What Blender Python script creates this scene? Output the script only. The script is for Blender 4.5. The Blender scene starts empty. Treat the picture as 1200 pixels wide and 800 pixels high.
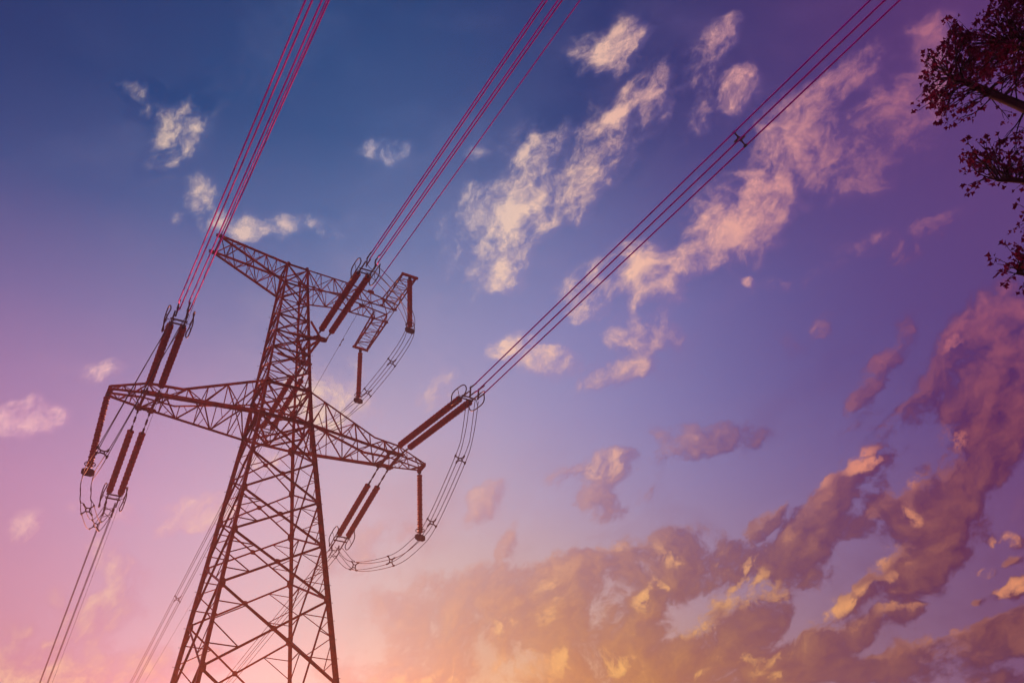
import bpy, math, random
from mathutils import Vector, Matrix, noise
R = math.radians
random.seed(11)
scene = bpy.context.scene
COL = scene.collection

# ------------------------------------------------------------------ render / view
scene.render.engine = 'CYCLES'
scene.view_settings.view_transform = 'Standard'
scene.view_settings.look = 'None'
scene.view_settings.exposure = 0.0
scene.view_settings.gamma = 1.0
scene.view_settings.use_curve_mapping = False
cy = scene.cycles
cy.max_bounces = 3
cy.diffuse_bounces = 2
cy.glossy_bounces = 2
cy.volume_bounces = 0
cy.transparent_max_bounces = 4
cy.use_adaptive_sampling = True
cy.adaptive_threshold = .03
cy.adaptive_min_samples = 12
cy.use_denoising = True
try:
    cy.denoiser = 'OPENIMAGEDENOISE'
except Exception:
    pass
cy.sample_clamp_indirect = 3.0

# ------------------------------------------------------------------ camera (eye height 1.6 m, tilted up, slight roll)
EYE = 1.6
PITCH, ROLL, FPX = 0.6966, 0.0895, 1119.88
cam_d = bpy.data.cameras.new('camera')
cam = bpy.data.objects.new('camera', cam_d)
COL.objects.link(cam)
fw = Vector((0, math.cos(PITCH), math.sin(PITCH)))
r0 = Vector((1, 0, 0))
u0 = r0.cross(fw)
cr, sr = math.cos(ROLL), math.sin(ROLL)
ra = cr * r0 - sr * u0
ua = sr * r0 + cr * u0
m = Matrix((ra, ua, -fw)).transposed().to_4x4()
m.translation = (0, 0, EYE)
cam.matrix_world = m
cam_d.sensor_fit = 'HORIZONTAL'
cam_d.sensor_width = 36
cam_d.lens = FPX / 1200 * 36
cam_d.clip_start = 0.05
cam_d.clip_end = 12000
scene.camera = cam

# ------------------------------------------------------------------ materials
def principled(name, col, rough=.6, metal=0., var=.25, scale=6., bump=0., spec=.5, col2=None):
    mt = bpy.data.materials.new(name); mt.use_nodes = True
    nt = mt.node_tree; N = nt.nodes; L = nt.links
    b = N['Principled BSDF']
    b.inputs['Roughness'].default_value = rough
    b.inputs['Metallic'].default_value = metal
    b.inputs['Specular IOR Level'].default_value = spec
    tc = N.new('ShaderNodeTexCoord')
    nz = N.new('ShaderNodeTexNoise'); nz.inputs['Scale'].default_value = scale; nz.inputs['Detail'].default_value = 5
    L.new(tc.outputs['Object'], nz.inputs['Vector'])
    rp = N.new('ShaderNodeValToRGB')
    c1 = [c * (1 - var) for c in col]
    c2 = col2 or [min(1, c * (1 + var)) for c in col]
    rp.color_ramp.elements[0].color = (*c1, 1); rp.color_ramp.elements[0].position = .35
    rp.color_ramp.elements[1].color = (*c2, 1); rp.color_ramp.elements[1].position = .7
    L.new(nz.outputs['Fac'], rp.inputs['Fac'])
    L.new(rp.outputs['Color'], b.inputs['Base Color'])
    if bump:
        bp = N.new('ShaderNodeBump'); bp.inputs['Strength'].default_value = bump
        L.new(nz.outputs['Fac'], bp.inputs['Height']); L.new(bp.outputs['Normal'], b.inputs['Normal'])
    return mt
M = {
    'steel': principled('painted_rusty_steel', (.50, .046, .011), .5, .3, .45, 3., spec=.2),
    'plate': principled('gusset_steel', (.42, .038, .010), .5, .3, .4, 5., spec=.2),
    'bolt': principled('bolt_steel', (.12, .03, .02), .5, .3, .2, 9.),
    'porcelain': principled('brown_glazed_insulator', (.62, .040, .014), .42, 0., .25, 4., spec=.2),
    'fitting': principled('dark_fitting_metal', (.06, .012, .012), .45, .5, .3, 8.),
    'ring': principled('grading_ring_metal', (.07, .015, .018), .4, .6, .2, 5.),
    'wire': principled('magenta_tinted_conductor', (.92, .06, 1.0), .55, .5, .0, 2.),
    'jumper': principled('jumper_and_shaded_span_conductor', (.10, .018, .022), .5, .4, .2, 2.),  # jumpers; also far spans, where the darker colour paints their backlit shade
    'concrete': principled('footing_concrete', (.32, .29, .26), .9, 0., .2, 7., .3),
    'bark': principled('dark_red_bark', (.032, .006, .014), .9, 0., .4, 12., .6),
    'leaf': principled('plum_red_leaf', (.24, .014, .095), .8, 0., .3, 1.2, spec=.1),
    'ground': principled('grassy_ground', (.19, .16, .09), .95, 0., .35, .35, .4, col2=(.30, .25, .15)),
}

# thin leaves let some of the sky behind them through
_nt = M['leaf'].node_tree; _o = _nt.nodes['Material Output']; _b = _nt.nodes['Principled BSDF']
_t = _nt.nodes.new('ShaderNodeBsdfTranslucent'); _t.inputs[0].default_value = (.12, .008, .045, 1); _mx = _nt.nodes.new('ShaderNodeMixShader'); _mx.inputs[0].default_value = .4
_nt.links.new(_b.outputs[0], _mx.inputs[1]); _nt.links.new(_t.outputs[0], _mx.inputs[2]); _nt.links.new(_mx.outputs[0], _o.inputs[0])
# ------------------------------------------------------------------ object helpers
def mesh_obj(name, vf, mat, parent=None, smooth=False):
    me = bpy.data.meshes.new(name)
    me.from_pydata(vf[0], [], vf[1]); me.update()
    me.materials.append(mat)
    if smooth:
        me.polygons.foreach_set('use_smooth', [True] * len(me.polygons))
    o = bpy.data.objects.new(name, me)
    COL.objects.link(o)
    if parent is not None: o.parent = parent
    return o
def tag(o, label, cat, group=None):
    o['label'] = label; o['category'] = cat
    if group: o['group'] = group
    return o
def empty(name, loc=(0, 0, 0), rz=0.):
    o = bpy.data.objects.new(name, None); COL.objects.link(o)
    o.location = loc; o.rotation_euler = (0, 0, rz); o.empty_display_size = .3
    return o
class MB:
    """collects shapes of ONE part"""
    def __init__(s): s.v = []; s.f = []
    def data(s): return (s.v, s.f)
    def build(s, name, mat, parent=None, smooth=False): return mesh_obj(name, s.data(), mat, parent, smooth)
    def ring(s, pts): n = len(s.v); s.v += [tuple(p) for p in pts]; return list(range(n, n + len(pts)))
    def bridge(s, a, b):
        k = len(a)
        for i in range(k): s.f.append((a[i], a[(i + 1) % k], b[(i + 1) % k], b[i]))
    def frame(s, p, q, ref):
        d = (q - p).normalized(); x = ref - ref.dot(d) * d
        if x.length < 1e-4: x = d.orthogonal()
        x.normalize(); return d, x, d.cross(x)
    def angle(s, p, q, w=.12, t=.014, ref=Vector((0, 0, 1)), flip=1):
        """rolled L-section member"""
        p = Vector(p); q = Vector(q)
        if (q - p).length < 1e-3: return
        d, x, y = s.frame(p, q, Vector(ref)); y = y * flip
        sec = [(0, 0), (w, 0), (w, t), (t, t), (t, w), (0, w)]
        sec = [(a - w * .28, b - w * .28) for a, b in sec]
        A = s.ring([p + x * a + y * b for a, b in sec]); B = s.ring([q + x * a + y * b for a, b in sec])
        if flip > 0: s.bridge(A, B); s.f += [tuple(reversed(A)), tuple(B)]
        else: s.bridge(B, A); s.f += [tuple(A), tuple(reversed(B))]
    def box(s, p, q, w, h, ref=Vector((0, 0, 1))):
        p = Vector(p); q = Vector(q); d, x, y = s.frame(p, q, Vector(ref))
        sec = [(-h / 2, -w / 2), (h / 2, -w / 2), (h / 2, w / 2), (-h / 2, w / 2)]
        A = s.ring([p + x * a + y * b for a, b in sec]); B = s.ring([q + x * a + y * b for a, b in sec])
        s.bridge(A, B); s.f += [tuple(reversed(A)), tuple(B)]
    def tube(s, pts, rad, n=8, cap=True, closed=False):
        pts = [Vector(p) for p in pts]; rs = rad if isinstance(rad, (list, tuple)) else [rad] * len(pts)
        k = len(pts); rings = []; x = None
        for i, p in enumerate(pts):
            a = pts[(i - 1) % k] if closed else pts[max(0, i - 1)]; b = pts[(i + 1) % k] if closed else pts[min(k - 1, i + 1)]
            d = (b - a).normalized()
            if x is None: x = d.orthogonal().normalized()
            x = (x - x.dot(d) * d).normalized(); y = d.cross(x)
            rings.append(s.ring([p + rs[i] * (math.cos(2 * math.pi * j / n) * x + math.sin(2 * math.pi * j / n) * y) for j in range(n)]))
        for i in range(k - 1): s.bridge(rings[i], rings[i + 1])
        if closed: s.bridge(rings[-1], rings[0])
        elif cap: s.f += [tuple(reversed(rings[0])), tuple(rings[-1])]
    def lathe(s, p, d, prof, n=14):
        """prof: list of (distance along d, radius)"""
        p = Vector(p); d = Vector(d).normalized(); x = d.orthogonal().normalized(); y = d.cross(x); prev = None; first = None
        for t, r in prof:
            c = s.ring([p + d * t + r * (math.cos(2 * math.pi * j / n) * x + math.sin(2 * math.pi * j / n) * y) for j in range(n)])
            if prev: s.bridge(prev, c)
            else: first = c
            prev = c
        s.f += [tuple(reversed(first)), tuple(prev)]
    def plate(s, c, a, b, th, sides=4):
        """flat plate about c spanned by half-vectors a and b"""
        c = Vector(c); a = Vector(a); b = Vector(b); n = a.cross(b).normalized() * th / 2
        cor = [(-1, -.55), (-.55, -1), (.55, -1), (1, -.55), (1, .55), (.55, 1), (-.55, 1), (-1, .55)] if sides == 8 else [(-1, -1), (1, -1), (1, 1), (-1, 1)]
        A = s.ring([c - n + a * i + b * j for i, j in cor]); B = s.ring([c + n + a * i + b * j for i, j in cor])
        s.bridge(A, B); s.f += [tuple(reversed(A)), tuple(B)]
def spline(P, n=60):
    """Catmull-Rom through P"""
    P = [Vector(p) for p in P]; P = [2 * P[0] - P[1]] + P + [2 * P[-1] - P[-2]]; out = []
    segs = len(P) - 3; per = max(3, n // segs)
    for i in range(1, len(P) - 2):
        for j in range(per):
            t = j / per; a, b, c, d = P[i - 1:i + 3]
            out.append(.5 * ((2 * b) + (c - a) * t + (2 * a - 5 * b + 4 * c - d) * t * t + (3 * b - a - 3 * c + d) * t ** 3))
    out.append(P[-2]); return out
def lerp(a, b, t): return Vector(a) * (1 - t) + Vector(b) * t

# ------------------------------------------------------------------ tower frame: u along the arms, v along the line (away), z up
TX, TY, PSI = -12.9753, 41.6915, 0.5785
TM = Matrix.Translation((TX, TY, 0)) @ Matrix.Rotation(PSI, 4, 'Z')
def W(p):
    """tower frame (heights above the eye) to world"""
    return TM @ Vector((p[0], p[1], p[2] + EYE))
def Lc(p): return Vector((p[0], p[1], p[2] + EYE))

tower = tag(empty('transmission_tower', (TX, TY, 0), PSI), 'tall rust red steel lattice transmission tower with two cross arms', 'pylon')

ZG = -EYE
def half(z):
    if z <= 30.: return 1.411 + (1.411 - 2.9552) * (z - 30) / (30 - 15.7643)
    if z <= 32.27: return 1.411 + (1.2425 - 1.411) * (z - 30) / 2.27
    if z <= 40.23: return 1.2425 + (.724 - 1.2425) * (z - 32.27) / 7.96
    return .724 + (.65 - .724) * (z - 40.23) / 1.61
def corner(i, z):
    sx, sy = ((-1, -1), (1, -1), (1, 1), (-1, 1))[i]; h = half(z); return Lc((sx * h, sy * h, z))
LEV_LOW = [ZG + .25, 4.6, 10.6, 15.76, 19.77, 22.64, 25.1, 27.5, 30.]
LEV_UP = [32.27, 33.6, 34.9, 36.2, 37.5, 38.85, 40.23]

# legs: each leg with its joint plates, step bolts on two of them, and footings
for i in range(4):
    sx, sy = ((-1, -1), (1, -1), (1, 1), (-1, 1))[i]
    mb = MB(); zs = [ZG + .2, 30., 32.27, 40.23, 41.84]; ws = [.20, .17, .135, .115]
    for a, b, w in zip(zs, zs[1:], ws):
        p, q = corner(i, a), corner(i, b); x = Vector((-sx, 0, 0))
        mb.angle(p, q, w, .022, x, -sx * sy)
    leg = mb.build('leg', M['steel'], tower)
    for z in LEV_LOW[1:] + LEV_UP + [41.84]:
        g = MB(); c = corner(i, z); s = .25 if z < 26 else .22
        if z in (30., 32.27, 40.23, 41.84): s = .30
        if z > 32.3: s *= .66
        # folded plate wrapping the leg at the joint
        o = c + Vector((sx * .014, sy * .014, 0)); ins = .55
        e = [(-1, -.55), (-.55, -1), (0, -1)]
        prof = lambda ax: [o + ax * (s * 1.0) + Vector((0, 0, s * .5)), o + ax * (s * .55) + Vector((0, 0, s)), o + Vector((0, 0, s)), o - Vector((0, 0, s)), o + ax * (s * .55) - Vector((0, 0, s)), o + ax * s - Vector((0, 0, s * .5))]
        for ax, nn in ((Vector((-sx, 0, 0)), Vector((0, sy, 0))), (Vector((0, -sy, 0)), Vector((sx, 0, 0)))):
            A = g.ring([p - nn * .008 for p in prof(ax)]); B = g.ring([p + nn * .008 for p in prof(ax)]); g.bridge(A, B); g.f += [tuple(reversed(A)), tuple(B)]
        g.build('gusset_plate', M['plate'], leg)
    if i in (1, 3):
        z = 3.; k = 0; bolt = None
        while z < 40:
            c = corner(i, z); d = Vector((sx, 0, 0)) if k % 2 else Vector((0, sy, 0))
            if k < 2:
                st = MB(); st.tube([(0, 0, 0), d * .16], .010, 5); st.tube([d * .16, d * .18], .02, 6); o = st.build('step_bolt', M['bolt'], leg); bolt = (bolt or []) + [o]
            else:
                o = bolt[k % 2].copy(); COL.objects.link(o)
            o.location = c; z += .45; k += 1
    f = MB(); c = corner(i, ZG + .2)
    f.lathe((c.x, c.y, -.4), (0, 0, 1), [(0, .62), (.5, .6), (.62, .56), (.66, .5)], 20)
    f.build('footing', M['concrete'], tower, False)

# face bracing: one part per face
for fi in range(4):
    a, b = fi, (fi + 1) % 4
    nrm = Vector(((0, -1, 0), (1, 0, 0), (0, 1, 0), (-1, 0, 0))[fi])
    for li, (z0, z1) in enumerate(zip(LEV_LOW, LEV_LOW[1:])):
        A0, B0, A1, B1 = corner(a, z0), corner(b, z0), corner(a, z1), corner(b, z1)
        mb = MB(); w = .098 - .002 * li
        mb.angle(A0, B1, w, .014, nrm); mb.angle(B0 - nrm * .03, A1 - nrm * .03, w, .014, nrm, -1)
        if li == 0: pass
        # crossing point
        wa, wb = (B0 - A0).length, (B1 - A1).length; t = wa / (wa + wb); X = lerp(A0, B1, t)
        mb.plate(X + nrm * .01, ((B0 - A0).normalized()) * .13, (0, 0, .13), .012, 8)
        # redundant members
        th = .042 if li < 6 else .036
        for (P0, P1) in ((A0, A1), (B0, B1)):
            mid = lerp(P0, P1, t); lo = lerp(P0, X, .5); hi = lerp(P1, X, .5)
            mb.angle(mid, lo, th, .008, nrm); mb.angle(mid, hi, th, .008, nrm)
            if li < 6:
                mb.angle(lerp(P0, P1, t * .5), lo, th, .008, nrm); mb.angle(lerp(P0, P1, t + (1 - t) * .5), hi, th, .008, nrm)
        if li in (1,):
            mb.angle(A1, B1, .11, .012, nrm)
        mb.build('lattice_panel', M['steel'], tower)
    for (z0, z1) in ((30., 32.27),):
        A0, B0, A1, B1 = corner(a, z0), corner(b, z0), corner(a, z1), corner(b, z1)
        mb = MB(); mb.angle(A0, B0, .16, .016, nrm); mb.angle(A1, B1, .13, .015, nrm)
        m0 = lerp(A0, B0, .5)
        mb.angle(m0, A1, .085, .01, nrm); mb.angle(m0, B1, .085, .01, nrm, -1)
        mb.angle(lerp(A0, A1, .5), lerp(m0, A1, .5), .045, .008, nrm); mb.angle(lerp(B0, B1, .5), lerp(m0, B1, .5), .045, .008, nrm)
        mb.build('lattice_panel', M['steel'], tower)
    for li, (z0, z1) in enumerate(zip(LEV_UP, LEV_UP[1:])):
        A0, B0, A1, B1 = corner(a, z0), corner(b, z0), corner(a, z1), corner(b, z1)
        mb = MB(); mb.angle(A0, B1, .066, .01, nrm); mb.angle(B0 - nrm * .02, A1 - nrm * .02, .066, .01, nrm, -1)
        if li in (1, 2, 3, 5): mb.angle(A1, B1, .08, .01, nrm)
        X = lerp(A0, B1, .5); mb.angle(lerp(A0, A1, .5), lerp(A0, X, .55), .032, .007, nrm); mb.angle(lerp(B0, B1, .5), lerp(B0, X, .55), .032, .007, nrm)
        mb.build('lattice_panel', M['steel'], tower)
    A0, B0, A1, B1 = corner(a, 40.23), corner(b, 40.23), corner(a, 41.84), corner(b, 41.84)
    mb = MB(); mb.angle(A1, B1, .09, .01, nrm); mb.angle(A0, B1, .07, .01, nrm); mb.angle(B0 - nrm * .02, A1 - nrm * .02, .07, .01, nrm, -1)
    mb.build('lattice_panel', M['steel'], tower)
# horizontal diaphragms inside the body
for z in (4.6, 10.6, 30., 32.27, 36.2, 40.23, 41.84):
    mb = MB(); c = [corner(i, z - .03) for i in range(4)]; w = .085 if z < 33 else .06
    if z in (30., 32.27, 10.6):
        md = [lerp(c[i], c[(i + 1) % 4], .5) for i in range(4)]
        for i in range(4): mb.angle(md[i], md[(i + 1) % 4], w, .01)
    mb.angle(c[0], c[2], w * .9, .01); mb.angle(c[1] - Vector((0, 0, .03)), c[3] - Vector((0, 0, .03)), w * .9, .01)
    mb.build('diaphragm', M['steel'], tower)

def truss(chords, bays, wd, part, th=.01, first=0, endframes=True):
    """four chords (near-bottom, near-top, far-top, far-bottom), each a function of t in 0..1; zigzag lacing on four faces"""
    ts = [i / bays for i in range(bays + 1)]
    for fi in range(4):
        c0, c1 = chords[fi], chords[(fi + 1) % 4]
        for k in range(bays):
            p, q = (c0(ts[k]), c1(ts[k + 1])) if (k + first + fi) % 2 else (c1(ts[k]), c0(ts[k + 1]))
            part.angle(p, q, wd, th, Vector((0, 0, 1)) if fi % 2 else Vector((0, 1, 0)))
            if fi % 2 == 0 or k % 2 == 0:
                a, b = c0(ts[k + 1]), c1(ts[k + 1])
                part.angle(a, b, wd * .8, th, Vector((1, 0, 0)))
        if fi in (0, 2):
            for k in range(bays):   # small secondary lacing inside each bay of the upright faces
                p, q = (c0(ts[k]), c1(ts[k + 1])) if (k + first + fi) % 2 else (c1(ts[k]), c0(ts[k + 1]))
                mdp = lerp(p, q, .5); other = c0 if (k + first + fi) % 2 else c1
                part.angle(mdp, other((ts[k] + ts[k + 1]) / 2 + .25 / bays), wd * .55, th * .7, Vector((0, 1, 0)))

def poly(pts):
    """piecewise straight chord as a function of t (by u distance)"""
    pts = [Vector(p) for p in pts]; us = [abs(p.x - pts[0].x) for p in pts]; T = us[-1]
    def f(t):
        d = t * T
        for i in range(len(us) - 1):
            if d <= us[i + 1] + 1e-6:
                return lerp(pts[i], pts[i + 1], (d - us[i]) / max(1e-6, us[i + 1] - us[i]))
        return pts[-1]
    f.pts = pts; return f

# lower cross arms
for s in (-1, 1):
    crossarm = empty('lower_crossarm'); crossarm.parent = tower
    xa = 6.74 if s < 0 else 6.55; xt = 8.678 if s < 0 else 8.546; xk = 5.3
    def ch(v0, z0, v1, z1, vk=None, zk=None, u0=1.411):
        pts = [Lc((s * u0, v0, z0))]
        if vk is not None: pts.append(Lc((s * xk, vk, zk)))
        pts.append(Lc((s * (xa + .25), v1, z1))); return poly(pts)
    nb = ch(-1.411, 30, -.67, 30); fb = ch(1.411, 30, .67, 30)
    nt_ = ch(-1.2425, 32.27, -.64, 30.62, -.80, 30.66, 1.2425); ft = ch(1.2425, 32.27, .64, 30.62, .80, 30.66, 1.2425)
    for c, w in ((nb, .185), (fb, .14), (nt_, .105), (ft, .10)):
        ck = MB()
        for p, q in zip(c.pts, c.pts[1:]): ck.angle(p, q, w, .018, Vector((0, 0, 1)), 1 if c in (nb, nt_) else -1)
        ck.build('chord', M['steel'], crossarm)
    lace = MB(); truss((nb, nt_, ft, fb), 6, .062, lace, .01, 0 if s < 0 else 1)
    # tip beyond the conductor plates
    tn, tf = Lc((s * xt, -.30, 29.98)), Lc((s * xt, .30, 29.98)); tn2, tf2 = tn + Vector((0, 0, .16)), tf + Vector((0, 0, .16))
    cs = [poly((nb.pts[-1], tn)), poly((nt_.pts[-1], tn2)), poly((ft.pts[-1], tf2)), poly((fb.pts[-1], tf))]
    for c in cs:
        for p, q in zip(c.pts, c.pts[1:]): lace.angle(p, q, .09, .013)
    truss(cs, 3, .045, lace, .009)
    lace.box(tn - Vector((0, .12, 0)), tf + Vector((0, .12, 0)), .16, .22); lace.build('arm_lacing', M['steel'], crossarm)
    for du in (-.3, .3):   # hanger beams the tension strings pull on
        u = s * xa + du; pl = MB()
        pl.box(Lc((u, -.80, 29.96)), Lc((u, .80, 29.96)), .12, .16)
        for v in (-.74, .74): pl.plate(Lc((u, v, 29.97)), (.17, 0, 0), (0, .17, 0), .05, 8)
        pl.build('hanger_beam', M['plate'], crossarm)
    for v in (-.70, .70):
        pl = MB(); pl.plate(Lc((s * xa, v, 30.02)), (.55, 0, 0), (0, 0, .13), .03, 8); pl.build('hanger_plate', M['plate'], crossarm)

# upper left arm
upper = empty('upper_crossarm'); upper.parent = tower
tn, tf = Lc((-4.79, -.737, 42.19)), Lc((-4.79, .737, 42.19))
nb = poly((Lc((-.724, -.724, 40.23)), tn)); fb = poly((Lc((-.724, .724, 40.23)), tf))
nt_ = poly((Lc((-.65, -.65, 41.84)), tn + Vector((0, 0, .10)))); ft = poly((Lc((-.65, .65, 41.84)), tf + Vector((0, 0, .10))))
for c in (nb, fb, nt_, ft):
    ck = MB(); ck.angle(c.pts[0], c.pts[1], .105, .013); ck.build('chord', M['steel'], upper)
lace = MB(); truss((nb, nt_, ft, fb), 6, .05, lace, .009); lace.angle(tn, tf, .1, .012)
lace.build('arm_lacing', M['steel'], upper)
for p in (tn, tf):
    pl = MB(); pl.plate(p + Vector((-.08, 0, .05)), (.24, 0, 0), (0, 0, .15), .05, 8); pl.plate(p + Vector((-.08, 0, .05)), (.2, 0, 0), (0, .14, 0), .05, 8)
    pl.build('earth_wire_bracket', M['plate'], upper)

# upper right arm ending in the cross beam for the jumper strings
upper2 = empty('upper_crossarm'); upper2.parent = tower; UE = 6.47
nb = poly((Lc((.724, -.724, 40.23)), Lc((3.0, -.70, 40.74)), Lc((UE, -.62, 40.82)))); fb = poly((Lc((.724, .724, 40.23)), Lc((3.0, .70, 40.74)), Lc((UE, .62, 40.82))))
nt_ = poly((Lc((.65, -.65, 41.84)), Lc((3.3, -.65, 41.84)), Lc((UE, -.60, 41.42)))); ft = poly((Lc((.65, .65, 41.84)), Lc((3.3, .65, 41.84)), Lc((UE, .60, 41.42))))
for c in (nb, fb, nt_, ft):
    ck = MB()
    for p, q in zip(c.pts, c.pts[1:]): ck.angle(p, q, .105, .013)
    ck.build('chord', M['steel'], upper2)
lace = MB(); truss((nb, nt_, ft, fb), 7, .05, lace, .009); lace.build('arm_lacing', M['steel'], upper2)
for v in (-.66, .66):
    pl = MB(); pl.plate(Lc((4.79, v * 1.08, 41.65)), (.2, 0, 0), (0, 0, .14), .05, 8); pl.build('earth_wire_bracket', M['plate'], upper2)
    for u in (5.57, 6.47, 3.1):
        pl = MB(); pl.plate(Lc((u, v, 40.85)), (.13, 0, 0), (0, 0, .10), .03, 8); pl.build('joint_plate', M['plate'], upper2)
tb = MB()
for sv in (-1, 1):
    ends = {}
    for du in (-.452, .452):
        u = 6.0193 + du
        p0, p1 = Lc((u, sv * .60, 40.81)), Lc((u * .0 + 6.0193 + du * .98, sv * 3.81, 40.81)); t0 = Lc((u, sv * .60, 41.40)); t1 = p1 + Vector((0, 0, .14))
        tb.angle(p0, p1, .09, .012); tb.angle(t0, t1, .08, .012); ends[du] = (p0, p1, t0, t1)
        for k in range(6):
            a = (lerp(p0, p1, k / 6), lerp(t0, t1, (k + 1) / 6)) if k % 2 else (lerp(t0, t1, k / 6), lerp(p0, p1, (k + 1) / 6))
            tb.angle(*a, .04, .008, Vector((1, 0, 0)))
    a, b = ends[-.452], ends[.452]
    for k in range(6):
        t = (k + 1) / 6
        tb.angle(lerp(a[0], a[1], t), lerp(b[0], b[1], t), .045, .008); tb.angle(lerp(a[2], a[3], t), lerp(b[2], b[3], t), .04, .008)
        if k % 2: tb.angle(lerp(a[0], a[1], t - 1 / 6), lerp(b[0], b[1], t), .04, .008)
        else: tb.angle(lerp(b[0], b[1], t - 1 / 6), lerp(a[0], a[1], t), .04, .008)
    tb.box(a[1] + Vector((-.1, 0, .05)), b[1] + Vector((.1, 0, .05)), .13, .13)
tb.build('jumper_beam', M['steel'], upper2)

# brackets on the body for the middle phase
for sv in (-1, 1):
    br = MB(); bp = MB(); tip = Lc((1.6, sv * 1.23, 36.2))
    for c in (Lc((.99, sv * .99, 37.5)), Lc((.99, sv * .99, 34.9)), Lc((.99, -sv * .2, 36.2)), Lc((-.2, sv * .99, 36.2)), Lc((.99, sv * .99, 36.2))): br.angle(tip, c, .11, .012)
    bp.plate(tip + Vector((-.05, 0, 0)), (.42, 0, 0), (0, .2, 0), .06, 8); 
    brk = br.build('string_bracket', M['steel'], tower); bp.build('bracket_plate', M['plate'], brk)

# ------------------------------------------------------------------ insulators
def shed_profile(L, r=.185, core=.088, pitch=.155):
    n = int(L / pitch); pitch = L / n; pr = [(0, .05), (.03, core)]
    for k in range(n):
        t = k * pitch; rr = r if k % 2 == 0 else r * .9
        pr += [(t + pitch * .25, core), (t + pitch * .45, rr), (t + pitch * .62, rr * .98), (t + pitch * .9, core)]
    pr += [(L - .01, core), (L, .05)]; return pr

QUAD = [(-.225, .225), (.225, .225), (-.225, -.225), (.225, -.225)]
def axes(d):
    d = Vector(d).normalized(); x = Vector((0, 0, 1)).cross(d).normalized() ; y = d.cross(x); return d, x, y
def grading_ring(mbr, c, d, x, y, side):
    """racetrack hoop standing beside the live end"""
    pts = []; c = c + x * side * .50
    for k in range(28):
        a = 2 * math.pi * k / 28; ca, sa = math.cos(a), math.sin(a)
        e = .62
        px = math.copysign(abs(ca) ** e, ca) * .75; py = math.copysign(abs(sa) ** e, sa) * .36
        pts.append(c + d * px + y * py + x * side * .10 * abs(sa))
    mbr.tube(pts, .03, 7, closed=True)
    mbr.tube([c - x * side * .38, c + y * .0 , c + y * .36 + x * side * .1], .016, 6); mbr.tube([c, c - y * .36 + x * side * .1], .016, 6)

def tension_string(A, Y, s0, s1, label):
    """double string from arm plate A to yoke Y (tower frame)"""
    A = W(A); Y = W(Y); d, x, y = axes(Y - A); Ltot = (Y - A).length
    t = tag(empty('tension_insulator_string', A), label, 'insulator', 'double tension insulator strings')
    z = lambda p: p - A
    sp = .29
    for k in (-1, 1):
        o = x * sp * k; hw = MB()
        # chain of links from the arm to the sheds
        n = max(2, int(s0 / .28))
        for i in range(n):
            p, q = o + d * (s0 * i / n - (.02 if i else 0)), o + d * (s0 * (i + 1) / n)
            (hw.box(p, q, .09, .03, x) if i % 2 else hw.box(p, q, .03, .10, x))
            hw.tube([q - x * .05, q + x * .05], .035, 6)
        hw.build('link_chain', M['fitting'], t)
    for k in (-1, 1):
        mb = MB(); mb.lathe(x * sp * k + d * s0, d, shed_profile(s1 - s0)); ins = mb.build('insulator', M['porcelain'], t, False)
        for q in (s0 - .06, s1 - .06):
            cp = MB(); cp.lathe(x * sp * k + d * q, d, [(0, .04), (.02, .085), (.12, .085), (.14, .04)], 10); cp.build('end_cap', M['fitting'], ins)
    yk = MB(); e = Ltot - s1
    for q in (.14, .42): yk.box(d * (s1 + e * q) - x * (sp + .1), d * (s1 + e * q) + x * (sp + .1), .09, .03, y)
    for k in (-1, 1):
        yk.box(x * sp * k + d * s1, x * sp * k + d * (Ltot), .07, .03, y)
        yk.box(x * .225 * k + d * (Ltot - .02) - y * .30, x * .225 * k + d * (Ltot - .02) + y * .30, .10, .04, x)
    yk.build('yoke_plate', M['fitting'], t)
    for k in (-1, 1):
        g = MB(); grading_ring(g, d * (s1 + .30), d, x, y, k); g.build('grading_ring', M['ring'], t, True)
    for ox, oy in QUAD:
        cl = MB(); cl.tube([x * ox + y * oy + d * (Ltot - .08), x * ox + y * oy + d * (Ltot + .55)], .036, 8)
        cl.build('dead_end_clamp', M['fitting'], t)
    return A, Y, d, x, y

def jumper_string(A, L, label):
    A = W(A); t = tag(empty('jumper_insulator_string', A), label, 'insulator', 'hanging jumper insulator strings')
    dn = Vector((0, 0, -1))
    h = MB(); h.tube([(0, 0, .05), (0, 0, -.3)], .03, 6); h.plate((0, 0, -.08), (.1, 0, 0), (0, 0, .12), .03, 8); h.build('hanger_link', M['fitting'], t)
    mb = MB(); mb.lathe((0, 0, -.25), dn, shed_profile(L - .5, .165, .08)); mb.build('insulator', M['porcelain'], t)
    c = MB(); c.tube([(0, 0, -L + .3), (0, 0, -L - .1)], .05, 8); u = Vector((math.cos(PSI), math.sin(PSI), 0))
    for k in (-1, 1): c.box(Vector((0, 0, -L)) - u * .26, Vector((0, 0, -L)) + u * .26, .06, .16, dn)
    c.plate((0, 0, -L - .02), u * .3, (0, 0, .2), .05, 8); c.build('suspension_clamp', M['fitting'], t)
    rg = MB(); v = Vector((-u.y, u.x, 0))
    rg.tube([Vector((0, 0, -L + .42)) + .24 * (math.cos(a) * u + math.sin(a) * v) for a in [k * math.pi / 10 for k in range(20)]], .022, 6, closed=True)
    rg.tube([Vector((0, 0, -L + .42)) - .24 * u, Vector((0, 0, -L + .42)) + .24 * u], .012, 5)
    rg.build('grading_ring', M['ring'], t, True)
    return A + Vector((0, 0, -L))

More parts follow.
